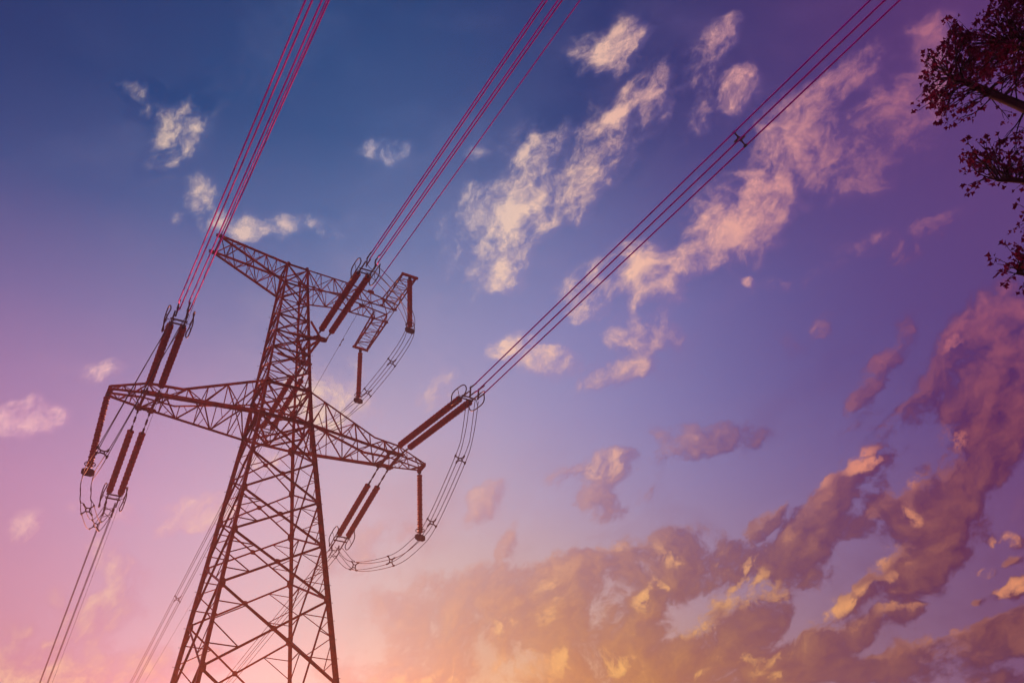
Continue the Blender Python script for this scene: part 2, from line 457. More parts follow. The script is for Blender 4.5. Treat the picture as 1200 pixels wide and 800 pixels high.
S = {}
S['Ln'] = tension_string((-6.74, -.72, 29.96), (-7.03, -7.19, 30.11), .78, 5.5, 'upper insulator string of the left arm, reaching up from the arm towards the viewer')
S['Rn'] = tension_string((6.55, -.72, 29.96), (6.82, -9.53, 28.27), 1.30, 8.0, 'long insulator string rising from the right lower arm to the wires overhead')
S['Lf'] = tension_string((-6.74, .72, 29.96), (-6.61, 7.29, 27.9), 1.5, 5.9, 'lower insulator string of the left arm, hanging down behind the arm')
S['Rf'] = tension_string((6.55, .72, 29.96), (6.70, 8.27, 28.53), 1.68, 6.3, 'insulator string slanting down from the right lower arm beside the tower leg')
S['Mn'] = tension_string((1.6, -1.25, 36.2), (1.23, -9.38, 34.92), 1.0, 7.06, 'insulator string crossing in front of the upper right arm')
S['Mf'] = tension_string((1.6, 1.25, 36.2), (1.77, 9.61, 36.24), 1.6, 7.2, 'insulator string seen through the lattice of the tower body')
JB = {}
JB['R'] = jumper_string((8.546, .25, 29.92), 4.25, 'vertical insulator hanging from the tip of the right lower arm')
JB['L'] = jumper_string((-8.678, 0, 29.92), 4.6, 'vertical insulator hanging from the tip of the left lower arm')
JB['Mn'] = jumper_string((6.0193, -3.81, 40.74), 4.25, 'vertical insulator under the raised right end of the upper cross beam')
JB['Mf'] = jumper_string((6.0193, 3.81, 40.74), 4.15, 'vertical insulator under the lower, nearer-the-body end of the upper cross beam')

# ------------------------------------------------------------------ conductors
def wire(name, pts, rad, mat, label, cat, group):
    p0 = Vector(pts[0]); mb = MB(); mb.tube([Vector(p) - p0 for p in pts], rad, 7)
    o = mb.build(name, mat, None, True); o.location = p0
    return tag(o, label, cat, group)
def span(P0, P1, sag_total, reach, start_dir=None):
    """straight towards P1 near the tower, bending slowly into its catenary further out"""
    P0 = Vector(P0); d = (Vector(P1) - P0); dh = Vector((d.x, d.y, 0)).length; e = d / dh; out = []
    n = 70
    for i in range(n + 1):
        s = reach * (i / n) ** 1.6
        k = sag_total * max(0., s - dh) ** 2
        out.append(P0 + e * s + Vector((0, 0, k)))
    return out
WR = .032
pos_words = ['upper left', 'upper right', 'lower left', 'lower right']
BUNDLE_TWIST = {'Rn': 7, 'Ln': 14, 'Mn': -8}
def bundle(key, P1, reach, curv, where, side):
    A, Y, d, x, y = S[key]; P1 = W(P1)
    sg = -1 if side == 'near' else 1     # so that left and right read as in the photo
    for (ox, oy), pw in zip(QUAD, pos_words):
        off = x * ox * 1. + y * oy
        u = Vector((math.cos(PSI), math.sin(PSI), 0)); rt = R(BUNDLE_TWIST.get(key, 0)); ct, st_ = math.cos(rt), math.sin(rt); offv = u * (ox * ct - oy * st_) + Vector((0, 0, ox * st_ + oy * ct))
        st = Y + off + d * .3
        pts = span(Y + offv * 1. + d * .4, P1 + offv, curv, reach)
        pts[0] = st
        wire('conductor_wire', pts, WR if side == 'near' else .019, M['wire' if side == 'near' else 'jumper'], f'{pw} wire of the four-wire bundle {where}', 'power line', f'conductors {where}')  # far spans: same conductor as near, shade painted in by the darker material
bundle('Ln', (-7.94, -27.28, 25.56), 150, .0009, 'running from the left arm to the top edge', 'near')
bundle('Rn', (7.58, -34.9, 26.28), 150, .0007, 'running from the right arm to the top right', 'near')
bundle('Mn', (.40, -27.81, 31.38), 150, .0007, 'running from the upper arm to the top edge', 'near')
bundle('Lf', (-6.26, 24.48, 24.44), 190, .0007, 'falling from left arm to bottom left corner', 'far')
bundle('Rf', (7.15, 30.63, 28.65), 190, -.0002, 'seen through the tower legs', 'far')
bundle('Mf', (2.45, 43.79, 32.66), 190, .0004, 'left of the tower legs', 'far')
def earth(A, P1, reach, curv, label):
    pts = span(W(A), W(P1), curv, reach); return wire('earth_wire', pts, .031 if P1[1] < 0 else .012, M['wire' if P1[1] < 0 else 'jumper'], label, 'power line', 'thin earth wires from the top arm')  # far earth wires likewise have their backlit shade put into a darker colour
earth((-4.85, -.74, 42.22), (-5.68, -20.43, 37.78), 150, .0008, 'thin single wire rising from the left tip of the top arm')
earth((4.79, -.72, 41.7), (3.66, -25.79, 37.02), 150, .0008, 'thin single wire right of the middle bundle, rising from the top arm')
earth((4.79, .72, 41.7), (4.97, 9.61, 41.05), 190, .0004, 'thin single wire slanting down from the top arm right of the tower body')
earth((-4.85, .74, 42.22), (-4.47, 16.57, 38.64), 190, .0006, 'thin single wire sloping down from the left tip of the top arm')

def loop(ctrl, ends, nm):
    """four jumper wires hung along one curve; ends = (near string, far string)"""
    base = spline(ctrl, 90); n = len(base); u = Vector((math.cos(PSI), math.sin(PSI), 0)); kk = n - 1
    frames = []
    for i, p in enumerate(base):
        a, b = base[max(0, i - 1)], base[min(kk, i + 1)]; d = (b - a).normalized()
        x = (u - u.dot(d) * d).normalized(); y = d.cross(x); frames.append((p, d, x, y))
    for (ox, oy), pw in zip(QUAD, ('outer upper', 'inner upper', 'outer lower', 'inner lower')):
        s = -1 if nm.startswith('left') else 1
        wire('jumper_wire', [p + x * (-s * ox) + y * oy * (-1) for p, d, x, y in frames], .017, M['jumper'], f'{pw} wire of the {nm} jumper loop', 'jumper wire', f'wires of the {nm} jumper loop')
    return frames
def spacer_shape(fr, name, label, group, h=.225):
    p, d, x, y = fr; t = tag(empty(name, p), label, 'spacer', group)
    mb = MB(); q = [x * i + y * j for i, j in ((-.085, -.085), (.085, -.085), (.085, .085), (-.085, .085))]
    for i in range(4): mb.box(q[i], q[(i + 1) % 4], .05, .04, d)
    mb.build('frame', M['fitting'], t)
    for i, j in QUAD:
        e = x * (i / .225 * h) + y * (j / .225 * h); m2 = MB(); s = e.normalized()
        m2.box(s * .11, e, .05, .04, d); m2.tube([e - d * .07, e + d * .07], .045, 8); m2.build('clamp_arm', M['fitting'], t)
    return t
def at(frames, target):
    return min(frames, key=lambda f: (f[0] - target).length)
FR = loop([W((6.82, -9.3, 28.0)), W((7.25, -7.9, 27.0)), W((7.7, -6.1, 26.75)) * .5 + W((7.7, -6.3, 26.5)) * .5, W((8.4, -1.49, 25.63)), W((8.5, .9, 25.5)), W((8.2, 3.33, 25.66)), W((7.2, 6.33, 26.57)), W((6.72, 8.0, 28.3))], None, 'right arm')
FL = loop([W((-7.03, -7.0, 29.9)), W((-7.6, -7.3, 27.6)), W((-8.7, -4.8, 23.5)), W((-8.68, -.6, 24.75)), W((-8.5, .4, 24.3)), W((-8.2, 1.1, 24.0)), W((-7.4, 4.26, 25.0)), W((-6.62, 7.1, 27.7))], None, 'left arm')
FM = loop([W((1.25, -9.2, 34.8)), W((3.0, -7.9, 35.1)), W((5.0, -5.6, 36.1)), W((6.02, -3.8, 36.35)), W((6.15, -1.0, 36.2)), W((6.1, 2.5, 36.35)), W((6.02, 3.9, 36.45)), W((4.7, 5.2, 35.2)), W((3.0, 7.4, 35.2)), W((1.77, 9.4, 36.1))], None, 'top arm')
for P_, lb in ((W((7.7, -6.2, 26.6)), 'spacer high on the right jumper loop, between arm and wires'), (W((8.4, -1.5, 25.6)), 'spacer on the right jumper loop just right of the hanging insulator'), (W((8.2, 3.33, 25.66)), 'spacer at the bottom of the right jumper loop, below the hanging insulator'), (W((7.2, 6.33, 26.57)), 'spacer at the lower left end of the right jumper loop, near the tower leg')):
    spacer_shape(at(FR, P_), 'jumper_spacer', lb, 'cross-shaped jumper spacers')
for P_, lb in ((W((-8.7, -4.8, 23.5)), 'spacer on the left jumper loop between hanging insulator and slanted string'), (W((-8.2, 1.1, 24.0)), 'spacer on the left jumper loop below the hanging insulator'), (W((-7.4, 4.26, 25.0)), 'spacer at the lowest bend of the left jumper loop')):
    spacer_shape(at(FL, P_), 'jumper_spacer', lb, 'cross-shaped jumper spacers')
for P_, lb in ((W((6.15, -1.0, 36.2)), 'spacer on the top jumper loop midway between its two hanging insulators'), (W((6.1, 2.5, 36.35)), 'spacer on the top jumper loop just right of the lower hanging insulator')):
    spacer_shape(at(FM, P_), 'jumper_spacer', lb, 'cross-shaped jumper spacers')
# spacers on the spans
def span_spacer(key, P1, t, label):
    A, Y, d, x, y = S[key]; P1 = W(P1); e = (P1 - Y).normalized(); u = Vector((math.cos(PSI), math.sin(PSI), 0)); x2 = (u - u.dot(e) * e).normalized()
    spacer_shape((Y.lerp(P1, t), e, x2, e.cross(x2)), 'bundle_spacer', label, 'spacers on the wire bundles')
span_spacer('Rn', (7.58, -34.9, 26.28), .743, 'dark cross spacer on the bundle at upper right, under open sky')
span_spacer('Mf', (2.45, 43.79, 32.66), .60, 'small spacer on the wires left of the tower legs')
# vibration damper on the right far earth wire
dp = W((4.79, .72, 41.7)).lerp(W((4.97, 9.61, 41.05)), .40); dv = (W((4.97, 9.61, 41.05)) - W((4.79, .72, 41.7))).normalized()
t = tag(empty('vibration_damper', dp), 'small weighted damper on the thin wire below the top arm', 'damper')
mb = MB(); mb.tube([Vector((0, 0, .03)), Vector((0, 0, -.10))], .025, 6); mb.build('clamp', M['fitting'], t)
mb = MB(); mb.tube([-dv * .28 + Vector((0, 0, -.1)), dv * .28 + Vector((0, 0, -.1))], .010, 5); mb.build('messenger_cable', M['fitting'], t)
for k in (-1, 1):
    mb = MB(); mb.lathe(dv * k * .2 + Vector((0, 0, -.1)), dv * k, [(0, .02), (.02, .04), (.14, .045), (.17, .02)], 10); mb.build('weight', M['fitting'], t)

# ------------------------------------------------------------------ tree at the right (trunk and most of the crown stand outside the frame)
# limbs and crown lobes in world metres
TREE_BASE = (10.39, 9.384, 0)
TREE_TRUNK = [(10.39, 9.3834, -0.3), (10.396, 9.3677, 1.5), (10.415, 9.3188, 3), (10.447, 9.2372, 4.5), (10.491, 9.1229, 6), (10.548, 8.9761, 7.5), (10.618, 8.7966, 9), (10.7, 8.5844, 10.5), (10.796, 8.3396, 12), (10.888, 8.1011, 13.3), (10.99, 7.8408, 14.587)]
LIMBS = [
    ([(10.649, 8.7156, 9.6), (9.5938, 9.4978, 11.351), (9.1808, 9.8977, 13.027), (8.8329, 10.209, 14.182), (8.4257, 10.291, 14.907), (8.1116, 10.414, 15.484)], 0.17, 0.05),
    ([(10.628, 8.7702, 9.2), (9.5942, 9.7797, 10.858), (9.1421, 10.204, 12.095), (8.5228, 10.726, 12.989), (8.1923, 10.856, 13.207)], 0.12, 0.03),
    ([(10.561, 8.9428, 7.8), (9.0766, 9.7214, 9.7059), (8.4743, 10.251, 10.619), (7.886, 10.71, 11.002), (7.6896, 10.852, 11.182)], 0.1, 0.02),
    ([(10.683, 8.6295, 10.2), (10.238, 9.2532, 12.822), (9.958, 9.554, 14.429), (9.5241, 10.124, 15.562), (9.3083, 10.323, 16.362)], 0.12, 0.03),
    ([(10.608, 8.8224, 8.8), (9.5939, 10.196, 10.945), (9.2703, 10.624, 11.712), (8.6793, 11.112, 12.531)], 0.07, 0.02),
    ([(10.718, 8.5381, 10.8), (10.165, 8.8842, 14.319), (10.064, 8.9976, 16.091), (9.8771, 9.4938, 17.318)], 0.11, 0.03),
]
LOBES = [
    ((9.3845, 9.981, 15.892), (0.7425, 0.8, 0.7425), 48, 0.091),
    ((8.8889, 10.293, 16.108), (0.6037, 0.6, 0.5327), 32, 0.091),
    ((8.4005, 10.311, 16.023), (0.4555, 0.5, 0.3854), 18, 0.091),
    ((7.966, 10.525, 15.411), (0.3412, 0.4, 0.5118), 18, 0.091),
    ((8.1005, 10.422, 14.796), (0.4333, 0.4, 0.2667), 13, 0.091),
    ((8.7952, 10.11, 15.063), (0.6106, 0.5, 0.3732), 13, 0.083),
    ((8.8836, 10.165, 14.516), (0.4338, 0.5, 0.2336), 4, 0.07),
    ((8.1453, 10.891, 13.605), (0.3564, 0.4, 0.3564), 14, 0.091),
    ((8.509, 10.737, 13.567), (0.4548, 0.5, 0.3249), 14, 0.091),
    ((8.6636, 10.613, 13.091), (0.3832, 0.5, 0.2874), 9, 0.091),
    ((7.7782, 10.788, 11.199), (0.2197, 0.3, 0.1758), 11, 0.091),
    ((7.9309, 10.677, 11.106), (0.2336, 0.4, 0.2336), 7, 0.091),
    ((8.6926, 11.102, 12.539), (0.1275, 0.2, 0.07968), 4, 0.083),
    ((8.8533, 10.455, 13.746), (0.2943, 0.4, 0.1308), 4, 0.083),
    ((9.8753, 9.4957, 15.887), (0.7954, 1.2, 1.237), 93, 0.097),
    ((9.4902, 9.8806, 13.132), (0.9594, 1.4, 1.119), 84, 0.097),
    ((8.962, 10.362, 11.567), (0.832, 1.3, 0.7564), 63, 0.097),
    ((8.581, 10.422, 10.432), (1.008, 1.4, 0.7203), 63, 0.097),
    ((10.343, 9.1359, 12.645), (1.736, 2.2, 2.052), 171, 0.105),
    ((10.185, 9.3116, 10.445), (1.756, 2.2, 1.61), 147, 0.105),
    ((10.746, 8.498, 16.753), (2.189, 2, 1.277), 127, 0.105),
]
tree = tag(empty('tree', TREE_BASE), 'dark red leafed tree whose branches reach in at the upper right', 'tree')
tb0 = Vector(TREE_BASE); rng = random.Random(5)
bark = MB(); wood = []      # wood: sampled points with radius, for twigs to start from
def limb(pts, r0_, r1_, n=36, wob=.05):
    sp = spline(pts, n); k = len(sp); out = []; rs = []
    for i, p in enumerate(sp):
        t = i / (k - 1); w_ = Vector((noise.noise(p * 1.3), noise.noise(p * 1.3 + Vector((9, 0, 0))), noise.noise(p * 1.3 + Vector((0, 9, 0))))) * wob * min(1, t * 4) 
        out.append(p + w_ - tb0); rs.append(r0_ + (r1_ - r0_) * t ** .8)
    return out, rs
tp, tr = limb([Vector(q) for q in TREE_TRUNK], .34, .09, 40, .0)
tr[0] *= 1.7; tr[1] *= 1.35; tr[2] *= 1.15
mbt = MB(); mbt.tube(tp, tr, 14); trunk = mbt.build('trunk', M['bark'], tree, True)
for pts, ra_, rb_ in LIMBS:
    p, r = limb(pts, ra_, rb_, 30, .06); r[0] *= 1.15; mb = MB(); mb.tube(p, r, 9); mb.build('limb', M['bark'], tree, True)
    wood += [(q, s) for q, s in zip(p[3:], r[3:])]
wood += [(q, s) for q, s in zip(tp[18:], tr[18:])]
tw = MB(); lf = MB()
def leaf(p, d, s):
    """a three-lobed leaf blade, folded along its rib"""
    d = d.normalized(); x = d.orthogonal().normalized(); x.rotate(Matrix.Rotation(rng.uniform(0, 6.28), 3, d)); nn = d.cross(x)
    f = rng.uniform(.05, .3); n = len(lf.v)
    for a, b, c in ((0, 0, 0), (.28, .20, f), (.50, .52, f * 1.5), (.66, .20, f * .6), (1., 0, -.05), (.66, -.20, f * .6), (.50, -.52, f * 1.5), (.28, -.20, f), (.5, 0, 0)):
        lf.v.append(tuple(p + (d * a + x * b + nn * c) * s))
    for i in range(8): lf.f.append((n + 8, n + i, n + (i + 1) % 8)) if i < 7 else lf.f.append((n + 8, n + 7, n))
for c, rad, ntw, lsz in LOBES:
    c = Vector(c) - tb0
    near_w = sorted(wood, key=lambda w_: (w_[0] - c).length)[:14]
    for k in range(ntw):
        v = Vector((rng.gauss(0, 1), rng.gauss(0, 1), rng.gauss(0, 1))).normalized() * rng.uniform(.35, 1.) ** .5
        tgt = c + Vector((v.x * rad[0], v.y * rad[1], v.z * rad[2]))
        s, sr_ = min(near_w, key=lambda w_: (w_[0] - tgt).length + rng.uniform(0, .5))
        mid = s.lerp(tgt, .5) + Vector((rng.uniform(-1, 1), rng.uniform(-1, 1), rng.uniform(-.3, 1))) * .12 * (tgt - s).length
        path = spline([s, mid, tgt], 10); ln = (tgt - s).length
        r_a = min(sr_ * .5, .010 + .009 * ln); tw.tube(path, [r_a + (.005 - r_a) * (i / (len(path) - 1)) for i in range(len(path))], 5)
        dirn = (path[-1] - path[-3]).normalized()
        # leaves along the outer half and in a rosette at the tip, on side twigs too
        tips = [(path[-1], dirn)]
        for q in range(rng.randint(2, 4)):
            i = rng.randint(len(path) // 2, len(path) - 2); dd = (dirn + Vector((rng.uniform(-1, 1), rng.uniform(-1, 1), rng.uniform(-.6, 1)))).normalized(); e = path[i] + dd * rng.uniform(.15, .38)
            tw.tube([path[i], path[i].lerp(e, .5) + Vector((0, 0, .02)), e], [.007, .005, .004], 4); tips.append((e, dd))
        for p, dd in tips:
            for q in range(rng.randint(2, 5)):
                d2 = (dd * .6 + Vector((rng.uniform(-1, 1), rng.uniform(-1, 1), rng.uniform(-1, .7)))).normalized()
                leaf(p + d2 * rng.uniform(.0, .06), d2, lsz * rng.uniform(.65, 1.25))
crown = lf.build('crown', M['leaf'], tree); tw.build('twigs', M['bark'], tree)


# ------------------------------------------------------------------ ground
gm = MB(); gn = 72; gr = [0, 6, 14, 28, 50, 90, 160, 300, 600, 1200, 3000]
gm.v.append((0, 20, 0)); prev = None
for r in gr[1:]:
    ring = gm.ring([(r * math.cos(2 * math.pi * k / gn), 20 + r * math.sin(2 * math.pi * k / gn), .10 * noise.noise(Vector((r * math.cos(2 * math.pi * k / gn), r * math.sin(2 * math.pi * k / gn), 0)) * .05) - .04) for k in range(gn)])
    if prev is None:
        for k in range(gn): gm.f.append((0, ring[k], ring[(k + 1) % gn]))
    else: gm.bridge(prev, ring) if False else [gm.f.append((prev[k], ring[k], ring[(k + 1) % gn], prev[(k + 1) % gn])) for k in range(gn)]
    prev = ring
g = gm.build('ground', M['ground']); g['kind'] = 'structure'

# ------------------------------------------------------------------ haze
HAZE = {'color': (0.96, 0.52, 0.46), 'density': 0.0029, 'g': 0.88}
if HAZE['density'] > 0:
    hb = MB(); hb.plate((0, 20, 21.5), (3100, 0, 0), (0, 3100, 0), 51.)   # z -4 .. 47
    hz = bpy.data.materials.new('haze'); hz.use_nodes = True; nt = hz.node_tree; nt.nodes.clear()
    out = nt.nodes.new('ShaderNodeOutputMaterial'); pv = nt.nodes.new('ShaderNodeVolumePrincipled')
    pv.inputs['Color'].default_value = (*HAZE['color'], 1); pv.inputs['Density'].default_value = HAZE['density']; pv.inputs['Anisotropy'].default_value = HAZE['g']
    nt.links.new(pv.outputs[0], out.inputs['Volume'])
    h = hb.build('haze', hz); h['kind'] = 'stuff'

# ------------------------------------------------------------------ sun
SUN_AZ, SUN_EL = R(-16), R(7)
SUN = Vector((math.sin(SUN_AZ) * math.cos(SUN_EL), math.cos(SUN_AZ) * math.cos(SUN_EL), math.sin(SUN_EL)))
sl = bpy.data.lights.new('sun', 'SUN'); sl.energy = 3.8; sl.angle = R(.6); sl.color = (1.0, 0.3, 0.14)
so = bpy.data.objects.new('sun', sl); COL.objects.link(so); so.rotation_euler = SUN.to_track_quat('Z', 'Y').to_euler()

# ------------------------------------------------------------------ sky: colours by direction, cloud fields, nishita base
BACK_ROWS = [
    (5, [(-179, (0.26, 0.15, 0.2)), (-90, (0.205, 0.157, 0.179)), (-48, (0.461, 0.461, 0.461)), (-40, (0.474, 0.474, 0.474)), (-32, (0.488, 0.488, 0.488)), (-24, (0.536, 0.536, 0.536)), (-16, (0.687, 0.687, 0.687)), (-8, (0.868, 0.868, 0.868)), (0, (0.916, 0.916, 0.916)), (8, (0.828, 0.828, 0.828)), (16, (0.57, 0.57, 0.57)), (24, (0.354, 0.354, 0.354)), (32, (0.314, 0.314, 0.314)), (40, (0.327, 0.327, 0.327)), (48, (0.354, 0.354, 0.354)), (90, (0.121, 0.0738, 0.0952)), (179, (0.26, 0.15, 0.2))]),
    (16, [(-179, (0.26, 0.15, 0.2)), (-90, (0.114, 0.0668, 0.0883)), (-48, (0.372, 0.372, 0.372)), (-40, (0.402, 0.402, 0.402)), (-32, (0.433, 0.433, 0.433)), (-24, (0.503, 0.503, 0.503)), (-16, (0.666, 0.666, 0.666)), (-8, (0.805, 0.805, 0.805)), (0, (0.806, 0.806, 0.806)), (8, (0.707, 0.707, 0.707)), (16, (0.521, 0.521, 0.521)), (24, (0.348, 0.348, 0.348)), (32, (0.323, 0.323, 0.323)), (40, (0.334, 0.334, 0.334)), (48, (0.309, 0.309, 0.309)), (90, (0.112, 0.065, 0.0864)), (179, (0.26, 0.15, 0.2))]),
    (24, [(-179, (0.26, 0.15, 0.2)), (-90, (0.112, 0.0644, 0.0859)), (-48, (0.267, 0.267, 0.267)), (-40, (0.309, 0.309, 0.309)), (-32, (0.348, 0.348, 0.348)), (-24, (0.435, 0.435, 0.435)), (-16, (0.62, 0.62, 0.62)), (-8, (0.703, 0.703, 0.703)), (0, (0.616, 0.616, 0.616)), (8, (0.495, 0.495, 0.495)), (16, (0.374, 0.374, 0.374)), (24, (0.26, 0.26, 0.26)), (32, (0.231, 0.231, 0.231)), (40, (0.191, 0.191, 0.191)), (48, (0.111, 0.111, 0.111)), (90, (0.112, 0.0644, 0.0858)), (179, (0.26, 0.15, 0.2))]),
    (32, [(-179, (0.26, 0.15, 0.2)), (-90, (0.111, 0.0643, 0.0857)), (-48, (0.0642, 0.0642, 0.0642)), (-40, (0.135, 0.135, 0.135)), (-32, (0.206, 0.206, 0.206)), (-24, (0.303, 0.303, 0.303)), (-16, (0.503, 0.503, 0.503)), (-8, (0.514, 0.514, 0.514)), (0, (0.364, 0.364, 0.364)), (8, (0.255, 0.255, 0.255)), (16, (0.181, 0.181, 0.181)), (24, (0.124, 0.124, 0.124)), (32, (0.0849, 0.0849, 0.0849)), (40, (0.0454, 0.0454, 0.0454)), (48, (0.0185, 0.0185, 0.0185)), (90, (0.111, 0.0643, 0.0857)), (179, (0.26, 0.15, 0.2))]),
    (40, [(-179, (0.26, 0.15, 0.2)), (-90, (0.111, 0.0643, 0.0857)), (-48, (0.00291, 0.00291, 0.00291)), (-40, (0.00802, 0.00802, 0.00802)), (-32, (0.0185, 0.0185, 0.0185)), (-24, (0.0396, 0.0396, 0.0396)), (-16, (0.0744, 0.0744, 0.0744)), (-8, (0.089, 0.089, 0.089)), (0, (0.115, 0.115, 0.115)), (8, (0.0981, 0.0981, 0.0981)), (16, (0.0449, 0.0449, 0.0449)), (24, (0.0207, 0.0207, 0.0207)), (32, (0.0124, 0.0124, 0.0124)), (40, (0.00625, 0.00625, 0.00625)), (48, (0.00257, 0.00257, 0.00257)), (90, (0.111, 0.0643, 0.0857)), (179, (0.26, 0.15, 0.2))]),
    (48, [(-179, (0.26, 0.15, 0.2)), (-90, (0.111, 0.0643, 0.0857)), (-48, (0.00012, 0.00012, 0.00012)), (-40, (0.000291, 0.000291, 0.000291)), (-32, (0.000605, 0.000605, 0.000605)), (-24, (0.00106, 0.00106, 0.00106)), (-16, (0.00149, 0.00149, 0.00149)), (-8, (0.00268, 0.00268, 0.00268)), (0, (0.00711, 0.00711, 0.00711)), (8, (0.0122, 0.0122, 0.0122)), (16, (0.00493, 0.00493, 0.00493)), (24, (0.00139, 0.00139, 0.00139)), (32, (0.00071, 0.00071, 0.00071)), (40, (0.000488, 0.000488, 0.000488)), (48, (0.000287, 0.000287, 0.000287)), (90, (0.111, 0.0643, 0.0857)), (179, (0.26, 0.15, 0.2))]),
    (56, [(-179, (0.26, 0.15, 0.2)), (-90, (0.111, 0.0643, 0.0857)), (-48, (5.92e-06, 5.92e-06, 5.92e-06)), (-40, (1.23e-05, 1.23e-05, 1.23e-05)), (-32, (2.17e-05, 2.17e-05, 2.17e-05)), (-24, (2.98e-05, 2.98e-05, 2.98e-05)), (-16, (4.54e-05, 4.54e-05, 4.54e-05)), (-8, (0.000115, 0.000115, 0.000115)), (0, (0.000329, 0.000329, 0.000329)), (8, (0.000688, 0.000688, 0.000688)), (16, (0.000472, 0.000472, 0.000472)), (24, (0.000138, 0.000138, 0.000138)), (32, (4.46e-05, 4.46e-05, 4.46e-05)), (40, (2.32e-05, 2.32e-05, 2.32e-05)), (48, (1.57e-05, 1.57e-05, 1.57e-05)), (90, (0.111, 0.0643, 0.0857)), (179, (0.26, 0.15, 0.2))]),
    (70, [(-179, (0.26, 0.15, 0.2)), (-90, (0.111, 0.0643, 0.0857)), (-48, (5.09e-08, 5.09e-08, 5.09e-08)), (-40, (7.64e-08, 7.64e-08, 7.64e-08)), (-32, (1.16e-07, 1.16e-07, 1.16e-07)), (-24, (2.31e-07, 2.31e-07, 2.31e-07)), (-16, (5.44e-07, 5.44e-07, 5.44e-07)), (-8, (1.22e-06, 1.22e-06, 1.22e-06)), (0, (2.49e-06, 2.49e-06, 2.49e-06)), (8, (4.41e-06, 4.41e-06, 4.41e-06)), (16, (5.91e-06, 5.91e-06, 5.91e-06)), (24, (4.88e-06, 4.88e-06, 4.88e-06)), (32, (2.54e-06, 2.54e-06, 2.54e-06)), (40, (1.07e-06, 1.07e-06, 1.07e-06)), (48, (4.39e-07, 4.39e-07, 4.39e-07)), (90, (0.111, 0.0643, 0.0857)), (179, (0.26, 0.15, 0.2))]),
]
STREAK = (0.7034, -0.5821, 0.4079)
